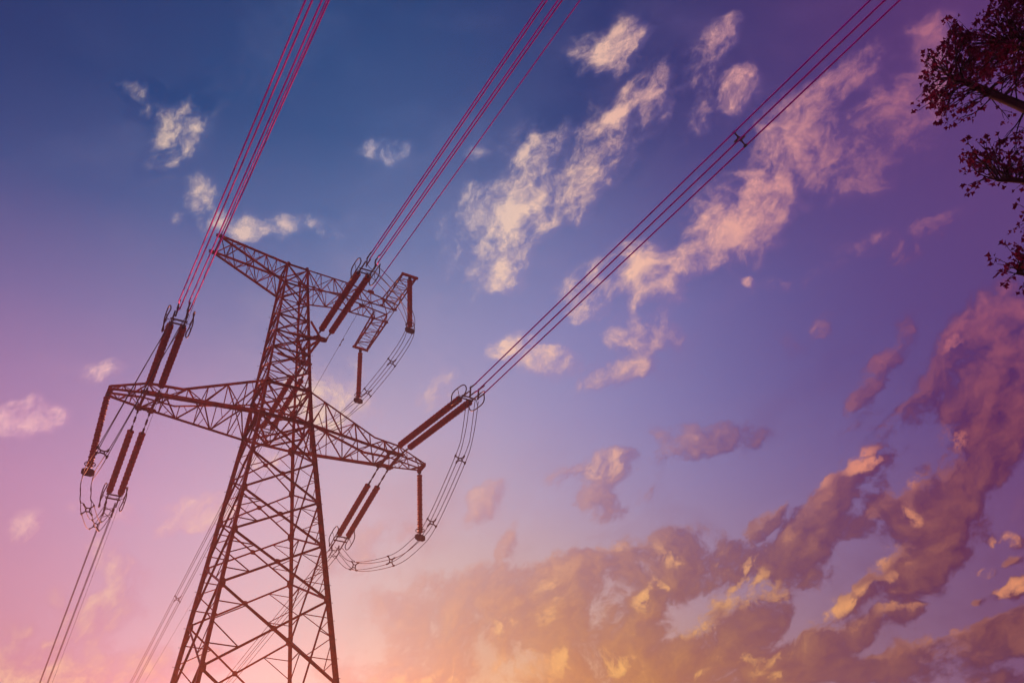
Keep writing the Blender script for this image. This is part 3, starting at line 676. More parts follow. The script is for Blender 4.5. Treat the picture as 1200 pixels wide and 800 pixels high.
MODE_ROWS = [
    (5, [(-179, (0.26, 0.15, 0.2)), (-90, (0.186, 0.138, 0.16)), (-48, (0.191, 0.191, 0.191)), (-40, (0.191, 0.191, 0.191)), (-32, (0.19, 0.19, 0.19)), (-24, (0.19, 0.19, 0.19)), (-16, (0.211, 0.211, 0.211)), (-8, (0.459, 0.459, 0.459)), (0, (0.705, 0.705, 0.705)), (8, (0.784, 0.784, 0.784)), (16, (0.895, 0.895, 0.895)), (24, (0.913, 0.913, 0.913)), (32, (0.816, 0.816, 0.816)), (40, (0.664, 0.664, 0.664)), (48, (0.55, 0.55, 0.55)), (90, (0.271, 0.224, 0.245)), (179, (0.26, 0.15, 0.2))]),
    (14, [(-179, (0.26, 0.15, 0.2)), (-90, (0.115, 0.0675, 0.0889)), (-48, (0.165, 0.165, 0.165)), (-40, (0.166, 0.166, 0.166)), (-32, (0.164, 0.164, 0.164)), (-24, (0.165, 0.165, 0.165)), (-16, (0.211, 0.211, 0.211)), (-8, (0.468, 0.468, 0.468)), (0, (0.697, 0.697, 0.697)), (8, (0.783, 0.783, 0.783)), (16, (0.866, 0.866, 0.866)), (24, (0.843, 0.843, 0.843)), (32, (0.725, 0.725, 0.725)), (40, (0.63, 0.63, 0.63)), (48, (0.6, 0.6, 0.6)), (90, (0.23, 0.183, 0.205)), (179, (0.26, 0.15, 0.2))]),
    (19, [(-179, (0.26, 0.15, 0.2)), (-90, (0.112, 0.0645, 0.0859)), (-48, (0.128, 0.128, 0.128)), (-40, (0.133, 0.133, 0.133)), (-32, (0.132, 0.132, 0.132)), (-24, (0.135, 0.135, 0.135)), (-16, (0.203, 0.203, 0.203)), (-8, (0.466, 0.466, 0.466)), (0, (0.683, 0.683, 0.683)), (8, (0.78, 0.78, 0.78)), (16, (0.857, 0.857, 0.857)), (24, (0.822, 0.822, 0.822)), (32, (0.723, 0.723, 0.723)), (40, (0.674, 0.674, 0.674)), (48, (0.687, 0.687, 0.687)), (90, (0.227, 0.18, 0.201)), (179, (0.26, 0.15, 0.2))]),
    (24, [(-179, (0.26, 0.15, 0.2)), (-90, (0.111, 0.0643, 0.0857)), (-48, (0.0713, 0.0713, 0.0713)), (-40, (0.0817, 0.0817, 0.0817)), (-32, (0.0843, 0.0843, 0.0843)), (-24, (0.0925, 0.0925, 0.0925)), (-16, (0.179, 0.179, 0.179)), (-8, (0.44, 0.44, 0.44)), (0, (0.647, 0.647, 0.647)), (8, (0.758, 0.758, 0.758)), (16, (0.852, 0.852, 0.852)), (24, (0.835, 0.835, 0.835)), (32, (0.77, 0.77, 0.77)), (40, (0.753, 0.753, 0.753)), (48, (0.763, 0.763, 0.763)), (90, (0.226, 0.179, 0.201)), (179, (0.26, 0.15, 0.2))]),
    (29, [(-179, (0.26, 0.15, 0.2)), (-90, (0.111, 0.0643, 0.0857)), (-48, (0.022, 0.022, 0.022)), (-40, (0.0315, 0.0315, 0.0315)), (-32, (0.0367, 0.0367, 0.0367)), (-24, (0.0478, 0.0478, 0.0478)), (-16, (0.13, 0.13, 0.13)), (-8, (0.354, 0.354, 0.354)), (0, (0.55, 0.55, 0.55)), (8, (0.681, 0.681, 0.681)), (16, (0.819, 0.819, 0.819)), (24, (0.855, 0.855, 0.855)), (32, (0.815, 0.815, 0.815)), (40, (0.774, 0.774, 0.774)), (48, (0.682, 0.682, 0.682)), (90, (0.226, 0.179, 0.2)), (179, (0.26, 0.15, 0.2))]),
    (34, [(-179, (0.26, 0.15, 0.2)), (-90, (0.111, 0.0643, 0.0857)), (-48, (0.00329, 0.00329, 0.00329)), (-40, (0.00648, 0.00648, 0.00648)), (-32, (0.00947, 0.00947, 0.00947)), (-24, (0.0169, 0.0169, 0.0169)), (-16, (0.0635, 0.0635, 0.0635)), (-8, (0.194, 0.194, 0.194)), (0, (0.362, 0.362, 0.362)), (8, (0.519, 0.519, 0.519)), (16, (0.694, 0.694, 0.694)), (24, (0.775, 0.775, 0.775)), (32, (0.729, 0.729, 0.729)), (40, (0.621, 0.621, 0.621)), (48, (0.456, 0.456, 0.456)), (90, (0.226, 0.179, 0.2)), (179, (0.26, 0.15, 0.2))]),
    (40, [(-179, (0.26, 0.15, 0.2)), (-90, (0.111, 0.0643, 0.0857)), (-48, (0.000142, 0.000142, 0.000142)), (-40, (0.000398, 0.000398, 0.000398)), (-32, (0.000859, 0.000859, 0.000859)), (-24, (0.0028, 0.0028, 0.0028)), (-16, (0.0138, 0.0138, 0.0138)), (-8, (0.0528, 0.0528, 0.0528)), (0, (0.142, 0.142, 0.142)), (8, (0.262, 0.262, 0.262)), (16, (0.405, 0.405, 0.405)), (24, (0.483, 0.483, 0.483)), (32, (0.455, 0.455, 0.455)), (40, (0.365, 0.365, 0.365)), (48, (0.276, 0.276, 0.276)), (90, (0.226, 0.179, 0.2)), (179, (0.26, 0.15, 0.2))]),
    (46, [(-179, (0.26, 0.15, 0.2)), (-90, (0.111, 0.0643, 0.0857)), (-48, (3.09e-06, 3.09e-06, 3.09e-06)), (-40, (1.09e-05, 1.09e-05, 1.09e-05)), (-32, (3.76e-05, 3.76e-05, 3.76e-05)), (-24, (0.000264, 0.000264, 0.000264)), (-16, (0.00199, 0.00199, 0.00199)), (-8, (0.0118, 0.0118, 0.0118)), (0, (0.0418, 0.0418, 0.0418)), (8, (0.0918, 0.0918, 0.0918)), (16, (0.167, 0.167, 0.167)), (24, (0.223, 0.223, 0.223)), (32, (0.242, 0.242, 0.242)), (40, (0.234, 0.234, 0.234)), (48, (0.217, 0.217, 0.217)), (90, (0.226, 0.179, 0.2)), (179, (0.26, 0.15, 0.2))]),
    (54, [(-179, (0.26, 0.15, 0.2)), (-90, (0.111, 0.0643, 0.0857)), (-48, (1.22e-08, 1.22e-08, 1.22e-08)), (-40, (6.48e-08, 6.48e-08, 6.48e-08)), (-32, (9.02e-07, 9.02e-07, 9.02e-07)), (-24, (1.68e-05, 1.68e-05, 1.68e-05)), (-16, (0.000187, 0.000187, 0.000187)), (-8, (0.00134, 0.00134, 0.00134)), (0, (0.00626, 0.00626, 0.00626)), (8, (0.0217, 0.0217, 0.0217)), (16, (0.0584, 0.0584, 0.0584)), (24, (0.102, 0.102, 0.102)), (32, (0.134, 0.134, 0.134)), (40, (0.162, 0.162, 0.162)), (48, (0.182, 0.182, 0.182)), (90, (0.225, 0.178, 0.199)), (179, (0.26, 0.15, 0.2))]),
    (66, [(-179, (0.26, 0.15, 0.2)), (-90, (0.111, 0.0643, 0.0857)), (-48, (8.81e-09, 8.81e-09, 8.81e-09)), (-40, (9.31e-08, 9.31e-08, 9.31e-08)), (-32, (9.4e-07, 9.4e-07, 9.4e-07)), (-24, (8.14e-06, 8.14e-06, 8.14e-06)), (-16, (6.11e-05, 6.11e-05, 6.11e-05)), (-8, (0.000391, 0.000391, 0.000391)), (0, (0.00194, 0.00194, 0.00194)), (8, (0.00706, 0.00706, 0.00706)), (16, (0.0197, 0.0197, 0.0197)), (24, (0.0421, 0.0421, 0.0421)), (32, (0.0693, 0.0693, 0.0693)), (40, (0.0934, 0.0934, 0.0934)), (48, (0.114, 0.114, 0.114)), (90, (0.211, 0.164, 0.185)), (179, (0.26, 0.15, 0.2))]),
]
SKY_ROWS = [
    (-10, [(-179, (0.26, 0.15, 0.2)), (-120, (0.226, 0.134, 0.191)), (-75, (0.614, 0.243, 0.267)), (-54, (3.64, 1.93, 2.34)), (-47, (3.64, 1.93, 2.33)), (-40, (3.63, 1.94, 2.33)), (-33, (3.56, 1.94, 2.36)), (-26, (3.3, 2.26, 2.72)), (-19, (4.41, 5.33, 4.83)), (-12, (4.84, 5.64, 4.23)), (-5, (5.7, 4.54, 1.29)), (2, (6.05, 4.1, 1.75)), (9, (3.85, 2.65, 2.41)), (16, (2.78, 1.77, 2.16)), (23, (1.3, 0.707, 1.63)), (30, (1.1, 0.548, 1.5)), (37, (1.07, 0.526, 1.48)), (44, (1.07, 0.522, 1.47)), (51, (1.07, 0.521, 1.47)), (58, (1.07, 0.52, 1.47)), (75, (0.208, 0.0928, 0.173)), (120, (0.238, 0.134, 0.192)), (179, (0.26, 0.15, 0.2))]),
    (10, [(-179, (0.26, 0.15, 0.2)), (-120, (0.225, 0.133, 0.189)), (-75, (0.52, 0.223, 0.324)), (-54, (0.668, 0.345, 0.455)), (-47, (0.644, 0.339, 0.438)), (-40, (0.632, 0.339, 0.434)), (-33, (0.613, 0.35, 0.454)), (-26, (0.582, 0.467, 0.597)), (-19, (0.751, 0.907, 0.897)), (-12, (0.814, 0.953, 0.779)), (-5, (0.908, 0.77, 0.271)), (2, (1.07, 0.735, 0.29)), (9, (0.707, 0.491, 0.396)), (16, (0.488, 0.331, 0.402)), (23, (0.258, 0.155, 0.322)), (30, (0.2, 0.103, 0.275)), (37, (0.193, 0.0905, 0.262)), (44, (0.197, 0.0844, 0.26)), (51, (0.208, 0.0774, 0.264)), (58, (0.22, 0.0731, 0.276)), (75, (0.154, 0.0734, 0.19)), (120, (0.238, 0.134, 0.192)), (179, (0.26, 0.15, 0.2))]),
    (15, [(-179, (0.26, 0.15, 0.2)), (-120, (0.225, 0.133, 0.189)), (-75, (0.394, 0.189, 0.329)), (-54, (0.591, 0.288, 0.408)), (-47, (0.547, 0.277, 0.375)), (-40, (0.519, 0.273, 0.362)), (-33, (0.494, 0.284, 0.38)), (-26, (0.471, 0.387, 0.508)), (-19, (0.586, 0.692, 0.714)), (-12, (0.628, 0.728, 0.618)), (-5, (0.696, 0.602, 0.25)), (2, (0.815, 0.57, 0.242)), (9, (0.563, 0.391, 0.315)), (16, (0.365, 0.253, 0.328)), (23, (0.206, 0.126, 0.266)), (30, (0.163, 0.0814, 0.223)), (37, (0.159, 0.0668, 0.21)), (44, (0.166, 0.0594, 0.209)), (51, (0.172, 0.0566, 0.218)), (58, (0.158, 0.0589, 0.244)), (75, (0.154, 0.0708, 0.185)), (120, (0.238, 0.134, 0.192)), (179, (0.26, 0.15, 0.2))]),
    (20, [(-179, (0.26, 0.15, 0.2)), (-120, (0.225, 0.133, 0.189)), (-75, (0.265, 0.15, 0.3)), (-54, (0.569, 0.269, 0.437)), (-47, (0.557, 0.266, 0.397)), (-40, (0.523, 0.261, 0.371)), (-33, (0.488, 0.273, 0.385)), (-26, (0.464, 0.368, 0.504)), (-19, (0.542, 0.595, 0.652)), (-12, (0.564, 0.628, 0.568)), (-5, (0.612, 0.539, 0.303)), (2, (0.684, 0.495, 0.273)), (9, (0.472, 0.341, 0.325)), (16, (0.3, 0.217, 0.327)), (23, (0.192, 0.118, 0.258)), (30, (0.154, 0.0703, 0.208)), (37, (0.151, 0.0542, 0.194)), (44, (0.152, 0.0505, 0.199)), (51, (0.135, 0.0526, 0.22)), (58, (0.123, 0.0567, 0.239)), (75, (0.151, 0.067, 0.176)), (120, (0.238, 0.134, 0.192)), (179, (0.26, 0.15, 0.2))]),
    (25, [(-179, (0.26, 0.15, 0.2)), (-120, (0.225, 0.133, 0.189)), (-75, (0.16, 0.112, 0.25)), (-54, (0.456, 0.23, 0.444)), (-47, (0.511, 0.247, 0.434)), (-40, (0.533, 0.26, 0.42)), (-33, (0.529, 0.284, 0.439)), (-26, (0.524, 0.372, 0.543)), (-19, (0.578, 0.532, 0.642)), (-12, (0.575, 0.57, 0.582)), (-5, (0.57, 0.508, 0.448)), (2, (0.536, 0.433, 0.421)), (9, (0.358, 0.299, 0.424)), (16, (0.246, 0.195, 0.374)), (23, (0.179, 0.116, 0.287)), (30, (0.142, 0.0641, 0.218)), (37, (0.132, 0.0507, 0.203)), (44, (0.117, 0.0504, 0.214)), (51, (0.113, 0.0532, 0.224)), (58, (0.124, 0.0549, 0.225)), (75, (0.145, 0.0631, 0.167)), (120, (0.238, 0.134, 0.192)), (179, (0.26, 0.15, 0.2))]),
    (30, [(-179, (0.26, 0.15, 0.2)), (-120, (0.225, 0.133, 0.189)), (-75, (0.102, 0.084, 0.201)), (-54, (0.308, 0.181, 0.408)), (-47, (0.385, 0.207, 0.426)), (-40, (0.437, 0.23, 0.439)), (-33, (0.479, 0.269, 0.475)), (-26, (0.535, 0.354, 0.564)), (-19, (0.615, 0.471, 0.638)), (-12, (0.604, 0.522, 0.62)), (-5, (0.526, 0.469, 0.581)), (2, (0.401, 0.377, 0.559)), (9, (0.278, 0.271, 0.507)), (16, (0.186, 0.17, 0.403)), (23, (0.131, 0.103, 0.314)), (30, (0.108, 0.0639, 0.248)), (37, (0.1, 0.0523, 0.222)), (44, (0.105, 0.0519, 0.218)), (51, (0.117, 0.0525, 0.215)), (58, (0.126, 0.0506, 0.208)), (75, (0.142, 0.0608, 0.161)), (120, (0.238, 0.134, 0.192)), (179, (0.26, 0.15, 0.2))]),
    (35, [(-179, (0.26, 0.15, 0.2)), (-120, (0.225, 0.133, 0.189)), (-75, (0.0783, 0.0688, 0.168)), (-54, (0.153, 0.126, 0.337)), (-47, (0.235, 0.158, 0.379)), (-40, (0.301, 0.187, 0.412)), (-33, (0.348, 0.225, 0.454)), (-26, (0.408, 0.291, 0.52)), (-19, (0.489, 0.374, 0.579)), (-12, (0.501, 0.434, 0.606)), (-5, (0.426, 0.397, 0.596)), (2, (0.315, 0.321, 0.569)), (9, (0.218, 0.236, 0.505)), (16, (0.138, 0.145, 0.392)), (23, (0.103, 0.0896, 0.302)), (30, (0.0924, 0.0616, 0.245)), (37, (0.0985, 0.0532, 0.221)), (44, (0.112, 0.0514, 0.211)), (51, (0.12, 0.0487, 0.201)), (58, (0.12, 0.0433, 0.186)), (75, (0.141, 0.0598, 0.159)), (120, (0.238, 0.134, 0.192)), (179, (0.26, 0.15, 0.2))]),
    (40, [(-179, (0.26, 0.15, 0.2)), (-120, (0.225, 0.133, 0.189)), (-75, (0.0699, 0.0616, 0.151)), (-54, (0.0466, 0.0773, 0.252)), (-47, (0.0964, 0.104, 0.299)), (-40, (0.151, 0.133, 0.345)), (-33, (0.193, 0.169, 0.394)), (-26, (0.216, 0.21, 0.445)), (-19, (0.224, 0.242, 0.474)), (-12, (0.265, 0.293, 0.518)), (-5, (0.275, 0.301, 0.537)), (2, (0.235, 0.265, 0.526)), (9, (0.177, 0.205, 0.473)), (16, (0.119, 0.132, 0.375)), (23, (0.0894, 0.0803, 0.285)), (30, (0.0897, 0.0589, 0.237)), (37, (0.103, 0.0518, 0.213)), (44, (0.113, 0.0471, 0.196)), (51, (0.114, 0.0414, 0.18)), (58, (0.11, 0.0366, 0.168)), (75, (0.14, 0.0595, 0.158)), (120, (0.238, 0.134, 0.192)), (179, (0.26, 0.15, 0.2))]),
    (46, [(-179, (0.26, 0.15, 0.2)), (-120, (0.225, 0.133, 0.189)), (-75, (0.0667, 0.0584, 0.143)), (-54, (0.004, 0.0424, 0.175)), (-47, (0.0101, 0.0549, 0.205)), (-40, (0.0265, 0.0722, 0.242)), (-33, (0.0446, 0.0974, 0.288)), (-26, (0.0664, 0.13, 0.339)), (-19, (0.0785, 0.154, 0.373)), (-12, (0.106, 0.183, 0.405)), (-5, (0.134, 0.201, 0.428)), (2, (0.131, 0.187, 0.42)), (9, (0.103, 0.14, 0.363)), (16, (0.0662, 0.0818, 0.277)), (23, (0.0621, 0.0563, 0.233)), (30, (0.0784, 0.0491, 0.212)), (37, (0.0956, 0.0437, 0.191)), (44, (0.103, 0.0384, 0.174)), (51, (0.104, 0.0348, 0.163)), (58, (0.103, 0.033, 0.158)), (75, (0.14, 0.0594, 0.158)), (120, (0.238, 0.134, 0.192)), (179, (0.26, 0.15, 0.2))]),
    (52, [(-179, (0.26, 0.15, 0.2)), (-120, (0.225, 0.133, 0.189)), (-75, (0.0658, 0.0574, 0.141)), (-54, (0.004, 0.0287, 0.139)), (-47, (0.004, 0.0335, 0.153)), (-40, (0.004, 0.0412, 0.175)), (-33, (0.004, 0.0524, 0.202)), (-26, (0.00464, 0.0674, 0.231)), (-19, (0.0142, 0.0833, 0.257)), (-12, (0.0258, 0.0967, 0.276)), (-5, (0.0304, 0.0967, 0.276)), (2, (0.0208, 0.0774, 0.248)), (9, (0.0153, 0.0536, 0.208)), (16, (0.0227, 0.042, 0.187)), (23, (0.0374, 0.0391, 0.181)), (30, (0.0565, 0.0368, 0.175)), (37, (0.0767, 0.0349, 0.169)), (44, (0.0895, 0.0335, 0.163)), (51, (0.0952, 0.0326, 0.159)), (58, (0.0979, 0.032, 0.156)), (75, (0.139, 0.0595, 0.158)), (120, (0.238, 0.134, 0.193)), (179, (0.26, 0.15, 0.2))]),
    (60, [(-179, (0.26, 0.15, 0.2)), (-120, (0.225, 0.133, 0.189)), (-75, (0.0655, 0.0572, 0.14)), (-54, (0.004, 0.0246, 0.128)), (-47, (0.004, 0.0266, 0.135)), (-40, (0.004, 0.03, 0.146)), (-33, (0.004, 0.0347, 0.158)), (-26, (0.004, 0.0402, 0.169)), (-19, (0.004, 0.046, 0.18)), (-12, (0.004, 0.0498, 0.187)), (-5, (0.004, 0.0486, 0.185)), (2, (0.00472, 0.044, 0.176)), (9, (0.00907, 0.039, 0.166)), (16, (0.0162, 0.0351, 0.158)), (23, (0.0249, 0.0323, 0.152)), (30, (0.0359, 0.0301, 0.148)), (37, (0.0497, 0.0294, 0.149)), (44, (0.0645, 0.0301, 0.153)), (51, (0.0765, 0.031, 0.156)), (58, (0.0841, 0.0314, 0.157)), (75, (0.134, 0.0598, 0.162)), (120, (0.237, 0.134, 0.193)), (179, (0.26, 0.15, 0.2))]),
    (75, [(-179, (0.26, 0.15, 0.2)), (-120, (0.225, 0.133, 0.19)), (-75, (0.067, 0.0605, 0.15)), (-54, (0.004, 0.0305, 0.145)), (-47, (0.004, 0.032, 0.148)), (-40, (0.004, 0.0334, 0.151)), (-33, (0.004, 0.0347, 0.153)), (-26, (0.004, 0.0359, 0.155)), (-19, (0.004, 0.0367, 0.157)), (-12, (0.004, 0.0367, 0.157)), (-5, (0.004, 0.036, 0.156)), (2, (0.004, 0.0351, 0.154)), (9, (0.004, 0.0345, 0.152)), (16, (0.004, 0.0339, 0.15)), (23, (0.00544, 0.033, 0.148)), (30, (0.00912, 0.0319, 0.145)), (37, (0.0139, 0.0304, 0.142)), (44, (0.0194, 0.0289, 0.139)), (51, (0.0249, 0.0278, 0.138)), (58, (0.0298, 0.0271, 0.137)), (75, (0.0983, 0.0574, 0.151)), (120, (0.23, 0.133, 0.191)), (179, (0.26, 0.15, 0.2))]),
]
LIT_ROWS = [
    (5, [(-179, (0.26, 0.15, 0.2)), (-90, (0.591, 0.325, 0.38)), (-48, (2.07, 1.58, 0.875)), (-40, (2.05, 1.57, 0.841)), (-32, (1.98, 1.55, 0.824)), (-24, (1.66, 1.51, 0.841)), (-16, (1.54, 1.49, 0.853)), (-8, (2.23, 1.71, 0.292)), (0, (3.07, 1.89, 0.322)), (8, (3.29, 1.56, 0.419)), (16, (3.23, 1.27, 0.411)), (24, (2.84, 0.801, 0.353)), (32, (2.9, 0.819, 0.37)), (40, (3.37, 1.13, 0.496)), (48, (3.64, 1.3, 0.564)), (90, (0.441, 0.153, 0.199)), (179, (0.26, 0.15, 0.2))]),
    (14, [(-179, (0.26, 0.15, 0.2)), (-90, (0.591, 0.325, 0.38)), (-48, (0.85, 0.628, 0.435)), (-40, (0.812, 0.615, 0.386)), (-32, (0.766, 0.603, 0.365)), (-24, (0.635, 0.583, 0.362)), (-16, (0.587, 0.574, 0.384)), (-8, (0.794, 0.635, 0.196)), (0, (1.14, 0.709, 0.13)), (8, (1.28, 0.656, 0.164)), (16, (1.27, 0.534, 0.16)), (24, (1.14, 0.347, 0.144)), (32, (1.26, 0.413, 0.18)), (40, (1.4, 0.495, 0.215)), (48, (1.44, 0.512, 0.225)), (90, (0.344, 0.142, 0.21)), (179, (0.26, 0.15, 0.2))]),
    (19, [(-179, (0.26, 0.15, 0.2)), (-90, (0.591, 0.325, 0.38)), (-48, (0.829, 0.569, 0.568)), (-40, (0.779, 0.56, 0.409)), (-32, (0.712, 0.543, 0.373)), (-24, (0.59, 0.524, 0.367)), (-16, (0.531, 0.511, 0.401)), (-8, (0.656, 0.538, 0.269)), (0, (0.992, 0.609, 0.134)), (8, (1.14, 0.6, 0.15)), (16, (1.15, 0.506, 0.142)), (24, (1.09, 0.366, 0.142)), (32, (1.19, 0.408, 0.178)), (40, (1.24, 0.435, 0.195)), (48, (1.24, 0.424, 0.206)), (90, (0.331, 0.134, 0.206)), (179, (0.26, 0.15, 0.2))]),
    (24, [(-179, (0.26, 0.15, 0.2)), (-90, (0.591, 0.325, 0.38)), (-48, (0.888, 0.55, 0.629)), (-40, (0.83, 0.542, 0.545)), (-32, (0.771, 0.536, 0.437)), (-24, (0.665, 0.522, 0.443)), (-16, (0.595, 0.508, 0.456)), (-8, (0.626, 0.489, 0.358)), (0, (0.91, 0.545, 0.201)), (8, (1.06, 0.563, 0.17)), (16, (1.11, 0.498, 0.149)), (24, (1.12, 0.397, 0.162)), (32, (1.12, 0.364, 0.177)), (40, (1.07, 0.333, 0.191)), (48, (0.924, 0.25, 0.21)), (90, (0.327, 0.13, 0.203)), (179, (0.26, 0.15, 0.2))]),
    (29, [(-179, (0.26, 0.15, 0.2)), (-90, (0.591, 0.326, 0.38)), (-48, (0.935, 0.546, 0.618)), (-40, (0.891, 0.535, 0.606)), (-32, (0.856, 0.536, 0.566)), (-24, (0.815, 0.547, 0.56)), (-16, (0.799, 0.611, 0.527)), (-8, (0.664, 0.469, 0.446)), (0, (0.789, 0.475, 0.365)), (8, (0.871, 0.478, 0.286)), (16, (0.871, 0.379, 0.245)), (24, (1.07, 0.361, 0.186)), (32, (0.943, 0.258, 0.184)), (40, (0.814, 0.199, 0.204)), (48, (0.722, 0.177, 0.223)), (90, (0.327, 0.13, 0.203)), (179, (0.26, 0.15, 0.2))]),
    (34, [(-179, (0.26, 0.15, 0.2)), (-90, (0.614, 0.389, 0.365)), (-48, (0.955, 0.541, 0.607)), (-40, (0.93, 0.534, 0.602)), (-32, (0.905, 0.531, 0.596)), (-24, (0.917, 0.577, 0.585)), (-16, (0.99, 0.762, 0.53)), (-8, (0.872, 0.629, 0.51)), (0, (0.858, 0.547, 0.458)), (8, (0.841, 0.476, 0.371)), (16, (0.692, 0.328, 0.346)), (24, (0.935, 0.298, 0.208)), (32, (0.735, 0.186, 0.206)), (40, (0.628, 0.168, 0.226)), (48, (0.548, 0.166, 0.243)), (90, (0.326, 0.13, 0.203)), (179, (0.26, 0.15, 0.2))]),
    (40, [(-179, (0.26, 0.15, 0.2)), (-90, (0.633, 0.44, 0.353)), (-48, (0.969, 0.56, 0.59)), (-40, (0.957, 0.564, 0.584)), (-32, (0.926, 0.585, 0.567)), (-24, (0.848, 0.605, 0.528)), (-16, (0.991, 0.737, 0.516)), (-8, (0.99, 0.705, 0.524)), (0, (0.965, 0.643, 0.516)), (8, (1.02, 0.608, 0.448)), (16, (0.986, 0.518, 0.402)), (24, (0.843, 0.372, 0.332)), (32, (0.512, 0.171, 0.245)), (40, (0.469, 0.156, 0.244)), (48, (0.455, 0.15, 0.243)), (90, (0.326, 0.13, 0.203)), (179, (0.26, 0.15, 0.2))]),
    (46, [(-179, (0.26, 0.15, 0.2)), (-90, (0.633, 0.44, 0.353)), (-48, (1.05, 0.765, 0.533)), (-40, (1.03, 0.755, 0.53)), (-32, (0.969, 0.71, 0.526)), (-24, (0.847, 0.611, 0.519)), (-16, (0.728, 0.54, 0.525)), (-8, (0.621, 0.525, 0.565)), (0, (0.952, 0.685, 0.535)), (8, (1.05, 0.662, 0.473)), (16, (0.974, 0.501, 0.403)), (24, (0.832, 0.37, 0.349)), (32, (0.503, 0.18, 0.259)), (40, (0.433, 0.138, 0.235)), (48, (0.428, 0.131, 0.229)), (90, (0.326, 0.13, 0.203)), (179, (0.26, 0.15, 0.2))]),
    (54, [(-179, (0.26, 0.15, 0.2)), (-90, (0.633, 0.44, 0.353)), (-48, (1.04, 0.758, 0.526)), (-40, (1.03, 0.753, 0.525)), (-32, (1.01, 0.734, 0.523)), (-24, (0.93, 0.67, 0.522)), (-16, (0.595, 0.491, 0.555)), (-8, (0.499, 0.458, 0.573)), (0, (0.799, 0.598, 0.536)), (8, (0.978, 0.619, 0.471)), (16, (0.904, 0.507, 0.428)), (24, (0.8, 0.384, 0.383)), (32, (0.63, 0.26, 0.316)), (40, (0.463, 0.155, 0.246)), (48, (0.424, 0.13, 0.227)), (90, (0.326, 0.13, 0.203)), (179, (0.26, 0.15, 0.2))]),
    (66, [(-179, (0.26, 0.15, 0.2)), (-90, (0.633, 0.44, 0.353)), (-48, (1.03, 0.744, 0.517)), (-40, (1.02, 0.742, 0.516)), (-32, (1.01, 0.73, 0.517)), (-24, (0.812, 0.62, 0.534)), (-16, (0.679, 0.539, 0.546)), (-8, (0.977, 0.683, 0.514)), (0, (1.07, 0.727, 0.501)), (8, (1.07, 0.717, 0.495)), (16, (1.03, 0.675, 0.481)), (24, (0.944, 0.588, 0.453)), (32, (0.832, 0.475, 0.417)), (40, (0.74, 0.384, 0.386)), (48, (0.667, 0.318, 0.357)), (90, (0.341, 0.14, 0.212)), (179, (0.26, 0.15, 0.2))]),
]
